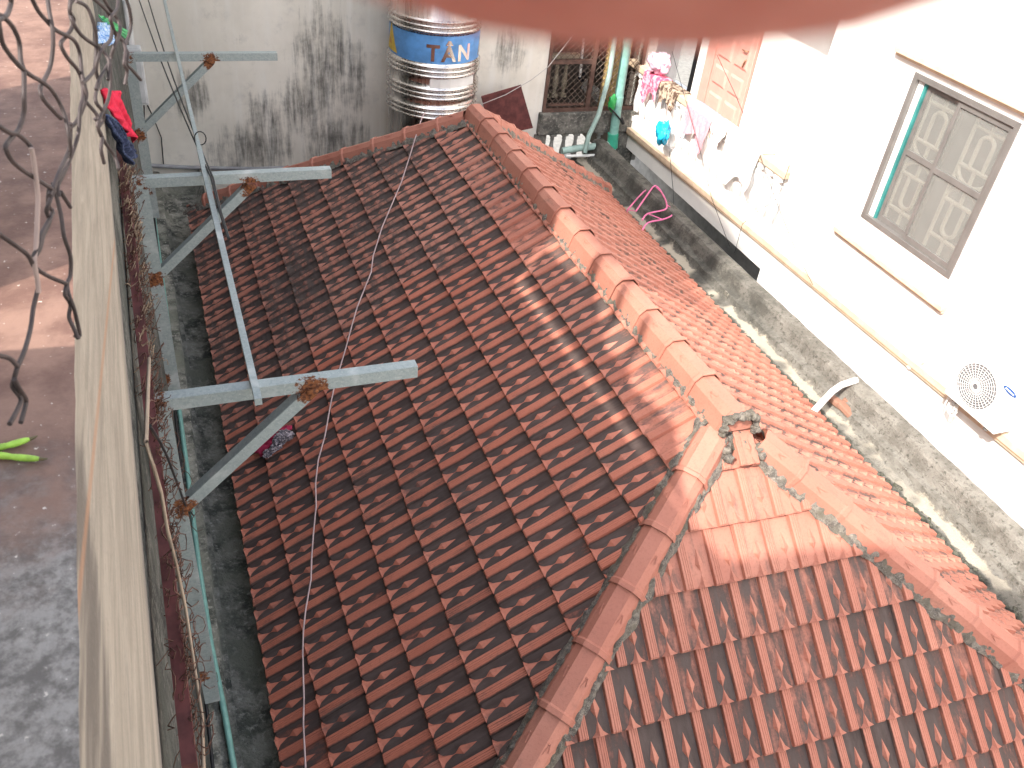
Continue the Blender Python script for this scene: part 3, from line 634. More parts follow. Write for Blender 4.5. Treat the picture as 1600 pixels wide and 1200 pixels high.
# ================================================================== objects
# steel brackets on the left wall
def rust(o, pts):
    me = o.data; at = me.attributes.new('rust', 'FLOAT', 'POINT')
    at.data.foreach_set('value', [max([max(0, 1-((Vector(v.co)-Vector(p)).length/r)**1.1)*1.05 for p, r in pts]+[0]) for v in me.vertices])
blab = ['galvanised steel bracket nearest the camera, rusted where strut meets arm, over the pink rag', 'middle galvanised steel bracket whose arm crosses the far left corner of the tiled roof', 'farthest galvanised steel bracket, in front of the grey mildewed wall beside the red cloth']
for i, (yb, xe, su, sl_, zlo) in enumerate(((-.379, -2.19, (488, 612), (288, 795), -1.15), (1.75, -2.163, (392, 292), (243, 437), -.72), (4.03, -2.16, (330, 97), (214, 212), -.4))):
    br = empty('steel_bracket', blab[i], 'bracket', 'galvanised brackets on the left wall'); x0 = -3.325
    U = aty(*su, yb-.03); D = aty(*sl_, yb-.03); D.x = max(D.x, x0+.01)
    joints = [(U, .14), (D, .13), (Vector((x0+.04, yb, .96)), .10)]
    a = MB(); a.bar((x0, yb-.0225, 1.0-.03), (xe, yb-.0225, 1.0-.03), .006, .060, n=40); a.bar((x0, yb+.006, .997), (xe, yb+.006, .997), .050, .006, n=40); o = a.build('arm', GALV, br); rust(o, joints+[(Vector((xe, yb, 1)), .03)])
    a = MB(); d = (U-D).normalized(); nrm = d.cross(Vector((0, 1, 0))); a.bar(D, U, .006, .055, up=nrm, n=40); a.bar(D+nrm*.026+Vector((0, .027, 0)), U+nrm*.026+Vector((0, .027, 0)), .048, .006, up=nrm, n=40); o = a.build('strut', GALV, br); rust(o, joints)
    a = MB(); a.bar((x0+.040, yb-.028, zlo), (x0+.040, yb-.028, .965), .080, .006, up=(0,1,0), n=60); a.bar((x0+.003, yb, zlo), (x0+.003, yb, .965), .006, .052, up=(0,1,0), n=60); o = a.build('post', GALV, br); rust(o, joints+[(Vector((x0, yb, zlo+.25)), .12)])
    for q, r in ((U, .03), (D, .024)):
        wd = MB(); lump(wd, q+Vector((0, -.004, 0)), r*.72, i*5+r*100, (1.3, .35, .9), 2)
        o = wd.build('weld', GALV, br); at = o.data.attributes.new('rust', 'FLOAT', 'POINT'); at.data.foreach_set('value', [1.0]*len(o.data.vertices))
# long tube lying across the arms
p1 = atz(404, 628, 1.022); p0 = atz(275, 78, 1.022); dd = (p0-p1).normalized(); far = p0+dd*3.2
a = MB(); a.bar(p1, p1+dd*2.6, .030, .034, n=10); a.bar(p1+dd*2.6, far, .024, .027, n=10); o = a.build('steel_tube', GALV); rust(o, [])
tag(o, 'long thin galvanised tube lying across the three steel brackets', 'tube')
# black cables running down to the tube
for i, (px, lab) in enumerate(((212, 'left one of two black cables slanting down to the steel tube'), (228, 'right one of two black cables slanting down to the steel tube'))):
    s0 = aty(px-8, -40, 7.2); e0 = atz(330+i*3, 278, 1.06); e1 = atz(343+i*2, 330, 1.05); e2 = atz(356+i*2, 372, 1.045)
    pts = [s0.lerp(e0, t)+Vector((0, 0, -.12*math.sin(math.pi*t)*(1+.3*i))) for t in [j/14 for j in range(15)]]+[e1, e2]
    a = MB(); a.tube(pts, .006, 6); tag(a.build('cable', BLACK), lab, 'cable')
a = MB(); c = atz(313, 216, 1.03); a.tube([c+Vector((.035*math.cos(t), .0, .045*math.sin(t))) for t in [2*math.pi*j/14 for j in range(14)]], .004, 5, closed=True); tag(a.build('wire_loop', BLACK), 'small black wire loop tied around the long steel tube', 'wire')
# pale string over the tiles
pts = [atp(x, y, nL, (0, 0, h)) for x, y, h in ((664,176,.10),(660,182,.115),(652,205,.05),(640,245,.035),(627,285,.035),(612,320,.035),(597,355,.03),(583,400,.03),(580,425,.03),(568,455,.03),(558,480,.03),(548,515,.03),(540,545,.03),(531,575,.03),(521,610,.03),(515,640,.03),(508,680,.03),(497,720,.03),(493,755,.03),(494,790,.03),(490,830,.03),(487,870,.03),(486,905,.03),(478,950,.03),(474,985,.03),(473,1020,.03),(474,1060,.03),(475,1090,.03),(474,1130,.03),(476,1170,.03),(479,1230,.03))]
a = MB(); a.tube(pts, .0062, 6); tag(a.build('string', plain('pale_cord', (.50,.37,.36), .7)), 'pale pinkish cord winding down across the mouldy roof tiles', 'cord')
# rags on the tiles
def rag(name, ctr, ax, ay, nrm, w_, h_, m, seed, puff=.03, res=34):
    mb = MB(); vs = []; fs = []
    for i in range(res+1):
        for j in range(res+1):
            u, v = i/res-.5, j/res-.5; r = math.hypot(u, v)*2; th = math.atan2(v, u); lim = .62+.30*noise.noise((math.cos(th)*1.3+seed, math.sin(th)*1.3, seed)); k = min(1, lim/max(r, 1e-4)) if r > lim else 1
            p = Vector((u*k*w_, v*k*h_, 0)); nz = noise.noise((u*7+seed, v*7, seed))+.6*noise.noise((u*16, v*16+seed, 2))+.3*noise.noise((u*33, v*33+seed, 5))
            hgt = puff*(max(0, 1-r*r*1.1)+.25)*(1+.9*nz)*.9+.006
            q = p+Vector((.02*noise.noise((u*9, v*9, seed+3)), .02*noise.noise((u*9, v*9, seed+6)), 0))
            vs.append(ctr+ax*q.x+ay*q.y+nrm*hgt)
    for i in range(res):
        for j in range(res): b = i*(res+1)+j; fs.append((b, b+1, b+res+2, b+res+1))
    mb.add(vs, fs, True); return mb.build(name, m)
tag(rag('rag', atp(428, 690, nL, (0,0,.02)), -ydir, upL, nL, .30, .56, cloth('crimson_cloth', (.42,.04,.09)), 1.3, .05), 'crumpled crimson rag on the tiles behind the strut of the nearest bracket', 'rag')
def greyrag():
    k = N('grey_print_cloth'); P = k.pos(); n = k.noise(P, 42, 3, .6, 1.5); return k.fin(k.mix(k.ramp(n, .47, .53), (.42,.36,.38), (.12,.11,.13)), .9)
GP = greyrag(); r1 = rag('rag', atp(446, 688, nL, (0,0,.035)), -ydir, upL, nL, .22, .26, GP, 4.1, .065); tag(r1, 'crumpled grey patterned rag lying against the crimson rag', 'rag')
r2 = rag('rag_tail', atp(428, 706, nL, (0,0,.03)), -ydir, upL, nL, .13, .32, GP, 7.7, .04); r2.parent = r1
# teal drain pipe and thinner lines along the left gutter
pts = [atz(x, y, -2.125) for x, y in ((240,330),(262,500),(276,610),(292,730),(310,880),(330,1010),(352,1120),(368,1215),(380,1290))]
a = MB(); a.tube(pts, .021, 10); tag(a.build('drain_pipe', TEAL), 'long teal plastic pipe running along the left gutter', 'pipe')
pts = [Vector((WX+.012, p.y+.2, p.z+.13)) for p in pts]; a = MB(); a.tube(pts, .011, 8); tag(a.build('conduit', BLACK), 'thin dark conduit on the wall just beside the teal gutter pipe', 'conduit')
a = MB(); pp = [aty(x, y, YB-.05) for x, y in ((222,258),(300,262),(400,264),(470,261))]; a.tube(pp, .03, 8); tag(a.build('wall_pipe', plain('grey_pipe', (.30,.30,.31), .5)), 'horizontal grey pipe along the foot of the mildewed back wall', 'pipe')
a = MB(); pp = [aty(x, y, YB-.15) for x, y in ((196,0),(203,60),(212,150),(222,262))]; a.tube(pp, .05, 10); tag(a.build('downpipe', PVC), 'white vertical downpipe in the corner behind the farthest bracket', 'pipe')
for i, q in enumerate((((215,140),(225,165),(226,210),(230,262)), ((219,140),(240,185),(252,215),(256,262)))):
    a = MB(); a.tube([aty(x, y, YB-.04) for x, y in q], .008, 5); tag(a.build('thin_cable', BLACK), ('thin cable dropping straight down below the white meter box', 'thin cable swinging out to the right below the white meter box')[i], 'cable')
# white meter box
c = aty(205, 122, 6.6); a = MB(); a.box((c.x-.16, c.y, c.z-.30), (c.x+.14, c.y+.16, c.z+.30)); mb_ = bevel(a.build('meter_box', plain('box_grey', (.55,.56,.56), .5)), .015); tag(mb_, 'pale grey box on the wall beneath the arm of the farthest bracket', 'box')
a = MB(); a.box((c.x-.14, c.y-.012, c.z-.27), (c.x+.12, c.y-.001, c.z+.27)); bevel(a.build('lid', bpy.data.materials['box_grey'], mb_), .006)
# maroon rail with its tangle of old netting
q0, q1 = atx(189, 238, -3.350), atx(297, 1200, -3.295); a = MB(); a.bar(q0, q1, .042, .055, n=30)
tag(a.build('steel_rail', MAROON), 'maroon painted steel rail running below the streaked parapet', 'rail')
net = empty('wire_netting', 'tangled rusty chain link netting sagging over the maroon rail', 'netting')
def tangle(m, n, y0, y1, rad, spread, seed):
    r_ = random.Random(seed); mb = MB()
    for i in range(n):
        t = y0+(y1-y0)*r_.random(); c = q0.lerp(q1, t)+Vector((r_.uniform(-.01, .045), 0, r_.uniform(-.05, .07)))
        pts = []; a0 = r_.uniform(0, 6.28); d = Vector((r_.uniform(-.5, .5), r_.uniform(-1, 1), r_.uniform(-.5, .5)))
        for j in range(9):
            a_ = a0+j*r_.uniform(.5, .9); pts.append(c+Vector((.45*spread*math.cos(a_), spread*.8*math.sin(a_), spread*.6*math.sin(a_*1.3)))+d*.012*j)
        mb.tube(pts, rad, 4, False)
    return mb
tangle(RUSTWIRE, 300, .02, 1.0, .0018, .038, 3).build('rusty_strand', RUSTWIRE, net)['kind'] = 'stuff'
tangle(STRAW, 90, .05, .5, .0018, .036, 5).build('pale_strand', STRAW, net)['kind'] = 'stuff'
# hexagonal loops hanging from the netting over the posts
hx = MB(); 
for (xs, ys, xe_, ye_) in ((238,640,300,830), (262,830,320,1090)):
    cells = 6
    for r in range(cells):
        for c_ in range(2):
            f0 = r/cells; bx_ = xs+(xe_-xs)*f0+c_*20; by_ = ys+(ye_-ys)*f0+(c_ % 2)*16
            ring = [(bx_+math.cos(t)*11+rnd.uniform(-2, 2), by_+math.sin(t)*15+rnd.uniform(-2, 2)) for t in [6.283*j/7 for j in range(7)]]
            hx.tube([atx(x, y, -3.262+rnd.uniform(-.01, .01)) for x, y in ring], .0022, 4, closed=True)
hx.build('hanging_loops', RUSTWIRE, net)['kind'] = 'stuff'
a = MB(); a.tube([atx(x, y, -3.255) for x, y in ((233,560),(228,690),(240,730),(252,770),(262,830),(275,880),(290,950),(305,1050),(316,1120),(318,1200),(320,1260))], .0055, 6); tag(a.build('loose_cable', plain('tan_cable', (.30,.23,.17), .7)), 'tan cable hanging loosely over the brackets posts beside the maroon rail', 'cable')
a = MB(); a.tube([atx(x, y, -3.25) for x, y in ((234,665),(250,690),(262,715),(275,750),(290,790),(302,805))], .0045, 6); tag(a.build('black_cord', BLACK), 'short black cord tied to the rusted foot of the nearest bracket', 'cord')
# clothes and odds and ends pushed behind the rail
def sheet(name, pix, xpl, m, fold=.03, res=26, seed=0, thick=.01):
    (a_, b_, c_, d_) = [atx(x, y, xpl[i] if isinstance(xpl, (list, tuple)) else xpl) for i, (x, y) in enumerate(pix)]
    vs = []; fs = []; nn = (b_-a_).cross(d_-a_).normalized()
    for i in range(res+1):
        for j in range(res+1):
            u, v = i/res, j/res; p = a_.lerp(b_, u).lerp(d_.lerp(c_, u), v); vs.append(p+nn*(fold*math.sin(u*11+seed+3*noise.noise((u*2, v*2, seed)))*(.3+.7*v)+fold*.8*noise.noise((u*5+seed, v*5, 1))+fold*.3*noise.noise((u*15, v*15, seed))))
    for i in range(res):
        for j in range(res): b = i*(res+1)+j; fs.append((b, b+1, b+res+2, b+res+1))
    mb = MB(); mb.add(vs, fs, True); o = mb.build(name, m); md = o.modifiers.new('thickness', 'SOLIDIFY'); md.thickness = thick; return o
tag(sheet('cloth', ((163,140),(186,142),(212,222),(186,196)), (-3.30,-3.285,-3.27,-3.29), cloth('red_cloth', (.62,.03,.07)), .02, seed=2), 'bright red cloth stuffed behind the farthest bracket', 'cloth')
tag(sheet('jeans', ((166,180),(185,192),(212,238),(202,256)), (-3.30,-3.28,-3.265,-3.28), cloth('denim', (.025,.035,.075), (.06,.08,.15)), .02, seed=5), 'dark blue jeans bundled beneath the red cloth', 'jeans')
tag(sheet('tray', ((156,26),(172,34),(201,48),(198,60)), (-3.29,-3.28,-3.265,-3.27), plain('green_plastic', (.03,.42,.13), .4), .004, seed=1), 'bright green plastic tray behind the torn wire fence', 'tray')
tag(sheet('bag', ((158,34),(172,38),(176,70),(160,66)), (-3.30,-3.29,-3.28,-3.29), cloth('blue_net', (.10,.25,.55), (.5,.6,.7), 60), .015, seed=8), 'blue and white netting bag beside the green tray', 'bag')

# ------------------------------------------------------------------ water tank
R_ = .625; tc = Vector((0, YB-.08-R_, 0)); tc.x = aty(676, 120, tc.y).x; th0 = math.atan2(CAM.y-tc.y, CAM.x-tc.x)
def tz(px, py):   # height on the tank's near face
    p = aty(px, py, tc.y-R_*.93); return p.z
zb1, zb2 = tz(676, 104), tz(676, 52)
tank = empty('water_tank', 'ribbed stainless steel water tank with blue lettered band behind the far hip', 'water tank')
prof = [(R_*.96, -2.4)]
def flat(za, zb): prof.extend([(R_-.02, za), (R_-.02, zb)])
def ribs(zc, n=3, w_=.062, h_=.020):
    for i in range(n):
        z = zc+(i-(n-1)/2)*w_
        for t in (-.5, -.3, -.12, 0, .12, .3, .5): prof.append((R_-.02+h_*math.cos(t*math.pi)**1*1.5, z+t*w_))
zr = [tz(676, 178), tz(676, 148), tz(676, 113), tz(676, 43)]
prof.append((R_-.02, zr[0]-.5))
for z_ in zr: ribs(z_)
prof += [(R_-.02, zr[-1]+.75)]
ribs(zr[-1]+.9); prof += [(R_-.02, zr[-1]+1.1), (R_*.75, zr[-1]+1.3), (R_*.3, zr[-1]+1.38), (.001, zr[-1]+1.4)]
a = MB(); a.lathe((tc.x, tc.y, 0), prof, 96, False); a.build('body', STEEL, tank)
za, zb = zr[2]+.105, zr[3]-.105
a = MB(); a.lathe((tc.x, tc.y, 0), [(R_-.0175, za), (R_-.0175, zb)], 96, False); band = a.build('band', plain('blue_print', (.10,.27,.56), .45, var=.2, sc=5), tank)
def on_tank(o2, px_c, zc, size):
    me = o2.data; p = aty(px_c, 80, tc.y-R_*.85); 
    ang0 = None
    best = 1e9
    for i in range(400):                                   # angle whose surface point projects to px_c
        t = th0-1.45+2.9*i/399; q = project((tc.x+R_*math.cos(t), tc.y+R_*math.sin(t), zc))
        if abs(q[0]-px_c) < best: best = abs(q[0]-px_c); ang0 = t
    for v in me.vertices:
        t = ang0+v.co.x/R_; r = R_-.0155+v.co.z; v.co = (tc.x+r*math.cos(t), tc.y+r*math.sin(t), zc+v.co.y)
    me.update()
def letters(txt, size, px_c, zc, m, bold=.009):
    cu = bpy.data.curves.new('lettering', 'FONT'); cu.body = txt; cu.size = size; cu.align_x = 'CENTER'; cu.align_y = 'CENTER'; cu.extrude = .0012; cu.offset = bold; cu.resolution_u = 3
    t = bpy.data.objects.new('tmp', cu); COL.objects.link(t); bpy.context.view_layer.update(); dg = bpy.context.evaluated_depsgraph_get()
    me = bpy.data.meshes.new_from_object(t.evaluated_get(dg)); bpy.data.objects.remove(t); me.materials.clear(); me.materials.append(m)
    bm = bmesh.new(); bm.from_mesh(me); bmesh.ops.subdivide_edges(bm, edges=[e for e in bm.edges if e.calc_length() > .08], cuts=3); bm.to_mesh(me); bm.free()
    return me
CHROME = plain('mirror_steel', (.62,.58,.55), .2, 1.0, var=.1, sc=4, bump=.05)
zc = (za+zb)/2-.05; H = zb-za
for ch, px in (('T', 676.5), ('Â', 702), ('N', 726.5), ('Á', 751.5)):
    me = letters(ch, H*.80, px, zc, CHROME); o = bpy.data.objects.new('letter', me); COL.objects.link(o); o.parent = tank; on_tank(o, px, zc+(.035 if ch in 'ÂÁ' else 0)*0, 1)
def flatpatch(name, pts, px, z_, m, lift):
    bm = bmesh.new(); vs = [bm.verts.new((x, y, lift)) for x, y in pts]; bm.faces.new(vs); bmesh.ops.subdivide_edges(bm, edges=bm.edges[:], cuts=4, use_grid_fill=True); bmesh.ops.triangulate(bm, faces=bm.faces[:])
    me = bpy.data.meshes.new(name); bm.to_mesh(me); bm.free(); me.materials.append(m); o = bpy.data.objects.new(name, me); COL.objects.link(o); o.parent = tank; on_tank(o, px, z_, 1)
flatpatch('emblem', [(-.17, -.17), (.17, -.17), (0, .19)], 610, (za+zb)/2+.02, plain('yellow_print', (.62,.43,.05), .5), .001)
flatpatch('emblem_core', [(-.05, -.09), (.05, -.09), (0, .02)], 609, (za+zb)/2+.02, plain('ochre_print', (.5,.22,.03), .5), .0022)
flatpatch('sticker', [(-.36, -.115), (.36, -.115), (.36, .115), (-.36, .115)], 712, (zr[1]+zr[2])/2, PVC, .0045)
# maroon metal sheet leaning beside the tank
P4 = [aty(x, y, 8.55) for x, y in ((752,152),(814,134),(833,200),(768,214))]; a = MB(); a.prism(P4, (0, .012, 0)); a.bar(P4[0]+Vector((0,-.012,0)), P4[1]+Vector((0,-.012,0)), .02, .04); recalc(a.build('metal_sheet', MAROON)); tag(bpy.data.objects['metal_sheet'], 'maroon metal sheet propped against the wall beside the water tank', 'metal sheet')
# thin wire from sheet up past the window
a = MB(); a.tube([aty(x, y, 8.3) for x, y in ((740,168),(790,148),(830,125),(856,105),(890,62),(930,10))], .006, 5); tag(a.build('thin_wire', plain('pale_wire_steel', (.45,.42,.4), .5)), 'thin pale wire slanting from the water tank up across the mesh window', 'wire')

# ------------------------------------------------------------------ pipes in the rear right corner
yp = YB-.22
a = MB(); a.tube([aty(x, y, yp) for x, y in ((984,30),(980,67),(967,150),(957,222))], .072, 14); a.tube([aty(966.5, 150, yp), aty(964.5, 164, yp)], .083, 14); tag(a.build('vent_pipe', TEAL), 'thick pale green drain pipe standing in the rear right corner', 'pipe')
a = MB(); a.tube([aty(958, 208, yp), aty(957, 230, yp)], .088, 14); b = a.build('pipe_collar', plain('green_plastic_pipe', (.05,.36,.24), .4), bpy.data.objects['vent_pipe'])
a = MB(); a.tube([aty(x, y, yp) for x, y in ((957,222),(956,240),(955,300),(954,330))], .06, 12); tag(a.build('lower_pipe', plain('pale_green_pipe', (.33,.46,.42), .45)), 'pale green pipe continuing down below the collar beside the parapet', 'pipe')
a = MB(); a.tube([aty(x, y, yp) for x, y in ((878,236),(900,232),(952,226))], .055, 12); tag(a.build('cross_pipe', bpy.data.materials['pale_green_pipe']), 'horizontal pale green pipe joining the thick pipe at its collar', 'pipe')
a = MB(); a.tube([aty(x, y, yp-.12) for x, y in ((962,50),(952,118),(935,180),(920,212),(914,238))], .038, 10); tag(a.build('slanting_pipe', bpy.data.materials['pale_green_pipe']), 'thin green pipe slanting across the mesh window', 'pipe')
a = MB(); a.tube([aty(x, y, yp-.1) for x, y in ((884,244),(920,243),(943,242),(941,250),(937,266),(933,285))], .024, 8); tag(a.build('bent_pipe', PVC), 'thin white bent pipe below the horizontal green pipe', 'pipe')
a = MB(); a.tube([aty(x, y, yp) for x, y in ((948,222),(949,255),(953,300))], .024, 8); a.tube([aty(x, y, yp) for x, y in ((936,283),(955,284))], .02, 8); tag(a.build('thin_pipe', bpy.data.materials['pale_green_pipe']), 'thin green pipe running down beside the lower drain pipe', 'pipe')
a = MB(); a.tube([aty(x, y, yp-.1) for x, y in ((952,168),(962,178),(969,186),(972,192))], .014, 6); a.tube([aty(971, 186, yp-.1), aty(974, 193, yp-.1)], .03, 8); tag(a.build('electric_cable', BLACK), 'short black cable with plug hanging by the thick green pipe', 'cable')
lump_ = MB(); lump(lump_, aty(957, 160, yp-.05), .09, 3.3, (.7, .5, 1.5), 3, .5); tag(lump_.build('plastic_bag', plain('green_bag', (.04,.40,.10), .4)), 'bright green plastic bag tied behind the thick green pipe', 'bag')
a = MB(); a.bar(aty(912, 60, 9.4), aty(906, 120, 9.4), .03, .03); tag(a.build('white_stick', PVC), 'white pole inside the mesh screened window', 'pole')
tag(sheet('cloth', ((903,112),(916,112),(912,128),(902,128)), (3.42,3.5,3.48,3.4), cloth('black_cloth', (.02,.02,.025)), .01, seed=3), 'small black cloth hanging inside the mesh screened window', 'cloth')

# ------------------------------------------------------------------ things on and about the balcony
def drape(name, y0, y1, front, m, seed=0, back=.25, cut=0.0, topz=-.74):
    mb = MB(); vs = []; fs = []; n = 26; rows = 30; x_f = XR-.05; x_b = XR+.17
    for i in range(n+1):
        u = i/n; y = y0+(y1-y0)*u; fr_l = front*(1+cut*math.sin(u*7+seed)+.15*noise.noise((u*4, seed, 0)))
        for j in range(rows+1):
            t = j/rows*(back+.22+fr_l)
            if t < back: x, z = x_b+.01, topz-(back-t)
            elif t < back+.22: x, z = x_b-(t-back), topz+.008
            else: x, z = x_f-.012, topz-(t-back-.22)
            d = max(0, t-back-.22)/max(.2, fr_l); wv = math.sin(u*17+seed*3+d*2)*.022*d+.03*noise.noise((u*6, d*3, seed))*d
            vs.append((x-abs(wv)-.02*d, y+.05*noise.noise((u*3, d*2, seed+4))*d*2-(u-.5)*.18*d*(y1-y0), z))
    for i in range(n):
        for j in range(rows): b = i*(rows+1)+j; fs.append((b, b+1, b+rows+2, b+rows+1))
    mb.add(vs, fs, True); return mb.build(name, m)
tag(drape('shirt', 6.55, 7.25, .42, cloth('pink_cloth', (.72,.36,.40), (.66,.30,.35)), 1, cut=.25), 'pink shirt draped over the sunlit balcony rail', 'shirt')
tag(drape('shirt', 5.35, 6.15, .55, cloth('white_cloth', (.78,.78,.76)), 3, cut=.2), 'white shirt draped on the balcony rail right of the pink shirt', 'shirt')
tag(drape('towel', 6.16, 6.54, .20, cloth('dark_print', (.70,.68,.66), (.62,.6,.58)), 5, cut=.3), 'small pale towel between the pink and the white shirt on the rail', 'towel')
tag(drape('cloth', 7.55, 8.05, .22, cloth('brown_print', (.10,.06,.045), (.42,.34,.26), 16), 7, cut=.3), 'brown patterned cloth on the far end of the balcony rail', 'cloth')
tag(drape('cloth', 8.1, 8.62, .34, cloth('crimson_print', (.55,.09,.16), (.70,.35,.42), 14), 9, cut=.35), 'crimson printed cloth hanging at the far end of the balcony rail', 'cloth')
a = MB(); lump(a, (XR+.05, 8.42, -.56), .20, 2.2, (.7, 1.1, .75), 4, .45); tag(a.build('plastic_bag', plain('pale_pink_plastic', (.72,.50,.60), .35)), 'pale pink plastic bag sitting on top of the crimson printed cloth', 'bag')
a = MB(); c = atx(1036, 208, XR-.25); lump(a, c, .16, 5.5, (.5, .75, 1.1), 4, .5); o = a.build('plastic_bag', plain('blue_plastic', (.02,.42,.66), .3)); tag(o, 'blue plastic bag hanging on a wire in front of the balcony', 'bag')
# thin wires in front of the white building
for q, lab in ((((1040,160),(1046,235),(1052,300),(1056,390)), 'thin wire holding the blue plastic bag'), (((1050,80),(1075,170),(1095,240),(1112,310),(1140,385)), 'thin wire hanging in front of the pink shirt'), (((1120,85),(1150,150),(1185,235),(1215,320),(1245,395),(1270,445)), 'thin dark wire crossing the pink door and white wall'), (((1240,240),(1215,310),(1185,330),(1160,350),(1148,395)), 'thin wire sagging below the white shirt towards the parapet')):
    a = MB(); a.tube([atx(x, y, XR-.22) for x, y in q], .004, 5); tag(a.build('thin_wire', BLACK), lab, 'wire')
# outdoor air conditioner
ac = empty('air_conditioner', 'white outdoor air conditioner unit with round fan grille on the white wall', 'air conditioner')
fx = 3.80; q = [atx(x, y, fx) for x, y in ((1508,548),(1476,610),(1557,680))]; ay1 = q[1].y; ay0 = q[2].y+.03; az0 = q[1].z-.03; az1 = q[0].z
a = MB(); a.box((fx, ay0, az0), (XR-.06, ay1, az1)); bevel(a.build('casing', plain('ac_white', (.80,.80,.78), .4, var=.03), ac), .015)
cy_, cz_ = atx(1524, 604, fx-.01).y, atx(1524, 604, fx-.01).z; rr = .232
a = MB(); a.tube([(fx-.002, cy_+rr*math.cos(t), cz_+rr*math.sin(t)) for t in [6.2832*i/48 for i in range(48)]], .007, 6, closed=True)
for r in (.03, .055, .08, .105, .13, .155, .18, .205): a.tube([(fx-.012+.006*r/.19, cy_+r*math.cos(t), cz_+r*math.sin(t)) for t in [6.2832*i/40 for i in range(40)]], .0022, 4, closed=True)
for i in range(30): t = 6.2832*i/30; a.tube([(fx-.012, cy_+.03*math.cos(t), cz_+.03*math.sin(t)), (fx-.005, cy_+rr*math.cos(t), cz_+rr*math.sin(t))], .0022, 4, False)
a.build('fan_grille', bpy.data.materials['ac_white'], ac)
a = MB(); a.prism([(fx-.0015, cy_+(rr-.010)*math.cos(6.2832*i/40), cz_+(rr-.010)*math.sin(6.2832*i/40)) for i in range(40)], (.004, 0, 0)); a.build('fan_opening', plain('fan_dark', (.13,.13,.135), .7), ac)
lc = atx(1578, 612, fx-.003); 
a = MB(); a.prism([(fx-.004, lc.y+.078*math.cos(t), lc.z+.027*math.sin(t)+.008*math.cos(t)) for t in [6.2832*i/28 for i in range(28)]], (.004, 0, 0)); recalc(a.build('logo', plain('logo_blue', (.008,.07,.26), .4), ac))
me = letters('SAMSUNG', .0235, 0, 0, PVC, .0006)
o = bpy.data.objects.new('logo_lettering', me); COL.objects.link(o); o.parent = ac; o.matrix_world = Matrix(((0,0,-1,fx-.0055),(-1,0,0,lc.y),(0,1,0,lc.z),(0,0,0,1))) @ Matrix.Rotation(-.11, 4, 'Z')
a = MB(); a.box((fx+.03, ay0+.1, az0-.045), (XR, ay0+.14, az0-.012)); a.box((fx+.03, ay1-.14, az0-.045), (XR, ay1-.10, az0-.012)); a.build('mounting_bracket', ALU, ac)
r_ = random.Random(11); a = MB()
for i in range(9):
    c = Vector((fx+.12, ay1-.02-.012*i, az0-.08)); t0 = r_.uniform(0, 6); a.tube([c+Vector((.03*math.sin(t0+j), .05*math.cos(t0+j*.8), -.03+.07*math.sin(t0+j*.9)-.006*i)) for j in range(8)], .0035, 5)
tag(a.build('cable_bundle', PVC), 'coiled white cables bundled under the air conditioner', 'cable')
a = MB(); a.tube([atx(x, y, XR-.04) for x, y in ((1445,562),(1432,568),(1420,574))], .028, 8); tag(a.build('pipe_stub', PVC), 'short white pipe stub on the moulding beside the air conditioner', 'pipe')
a = MB(); a.tube([atx(x, y, XR-.05) for x, y in ((1600,508),(1585,525),(1574,545),(1570,556))], .01, 6); tag(a.build('supply_cable', plain('grey_cable', (.5,.5,.5), .5)), 'grey cable curving down to the top of the air conditioner', 'cable')
# white pipe bent over the right gutter
a = MB(); a.tube([atz(x, y, z) for x, y, z in ((1272,642,-1.98),(1285,628,-1.95),(1300,612,-1.93),(1314,602,-1.90),(1338,594,-1.87))], .036, 10); tag(a.build('overflow_pipe', PVC), 'white pipe bent over the mossy gutter at the right eaves', 'pipe')
# pink wire rack in the gutter
rk = empty('wire_rack', 'pink plastic wire rack dropped in the mossy gutter at the right eaves', 'rack')
PK = plain('pink_plastic', (.72,.16,.34), .35)
def loop(pl, z, dz): return [atz(x, y, z)+Vector((0, 0, dz)) for x, y in pl]
o1 = ((980,330),(1005,302),(1020,296),(1030,300),(1050,328),(1050,338),(1035,345),(1012,350),(1003,362))
o2 = ((992,338),(1010,312),(1022,298),(1034,312),(1040,328),(1036,336),(1010,342),(1002,352))
a = MB(); a.tube(smoothpts(loop(o1, -1.95, .02)), .012, 6); a.tube(smoothpts(loop(o2, -1.95, .08)), .012, 6)
for p_, q_ in zip(loop(o1, -1.95, .02)[::2], loop(o2, -1.95, .08)[::2]): a.tube([p_, q_], .007, 5)
a.tube([loop(o1, -1.95, .02)[-1], loop(o1, -1.95, -.2)[-1]], .009, 6); a.tube([loop(o1, -1.95, .02)[0], loop(o1, -1.95, -.2)[0]], .009, 6); a.tube([loop(o1, -1.95, .02)[5], loop(o1, -1.95, -.12)[5]], .009, 6)
a.build('frame', PK, rk)

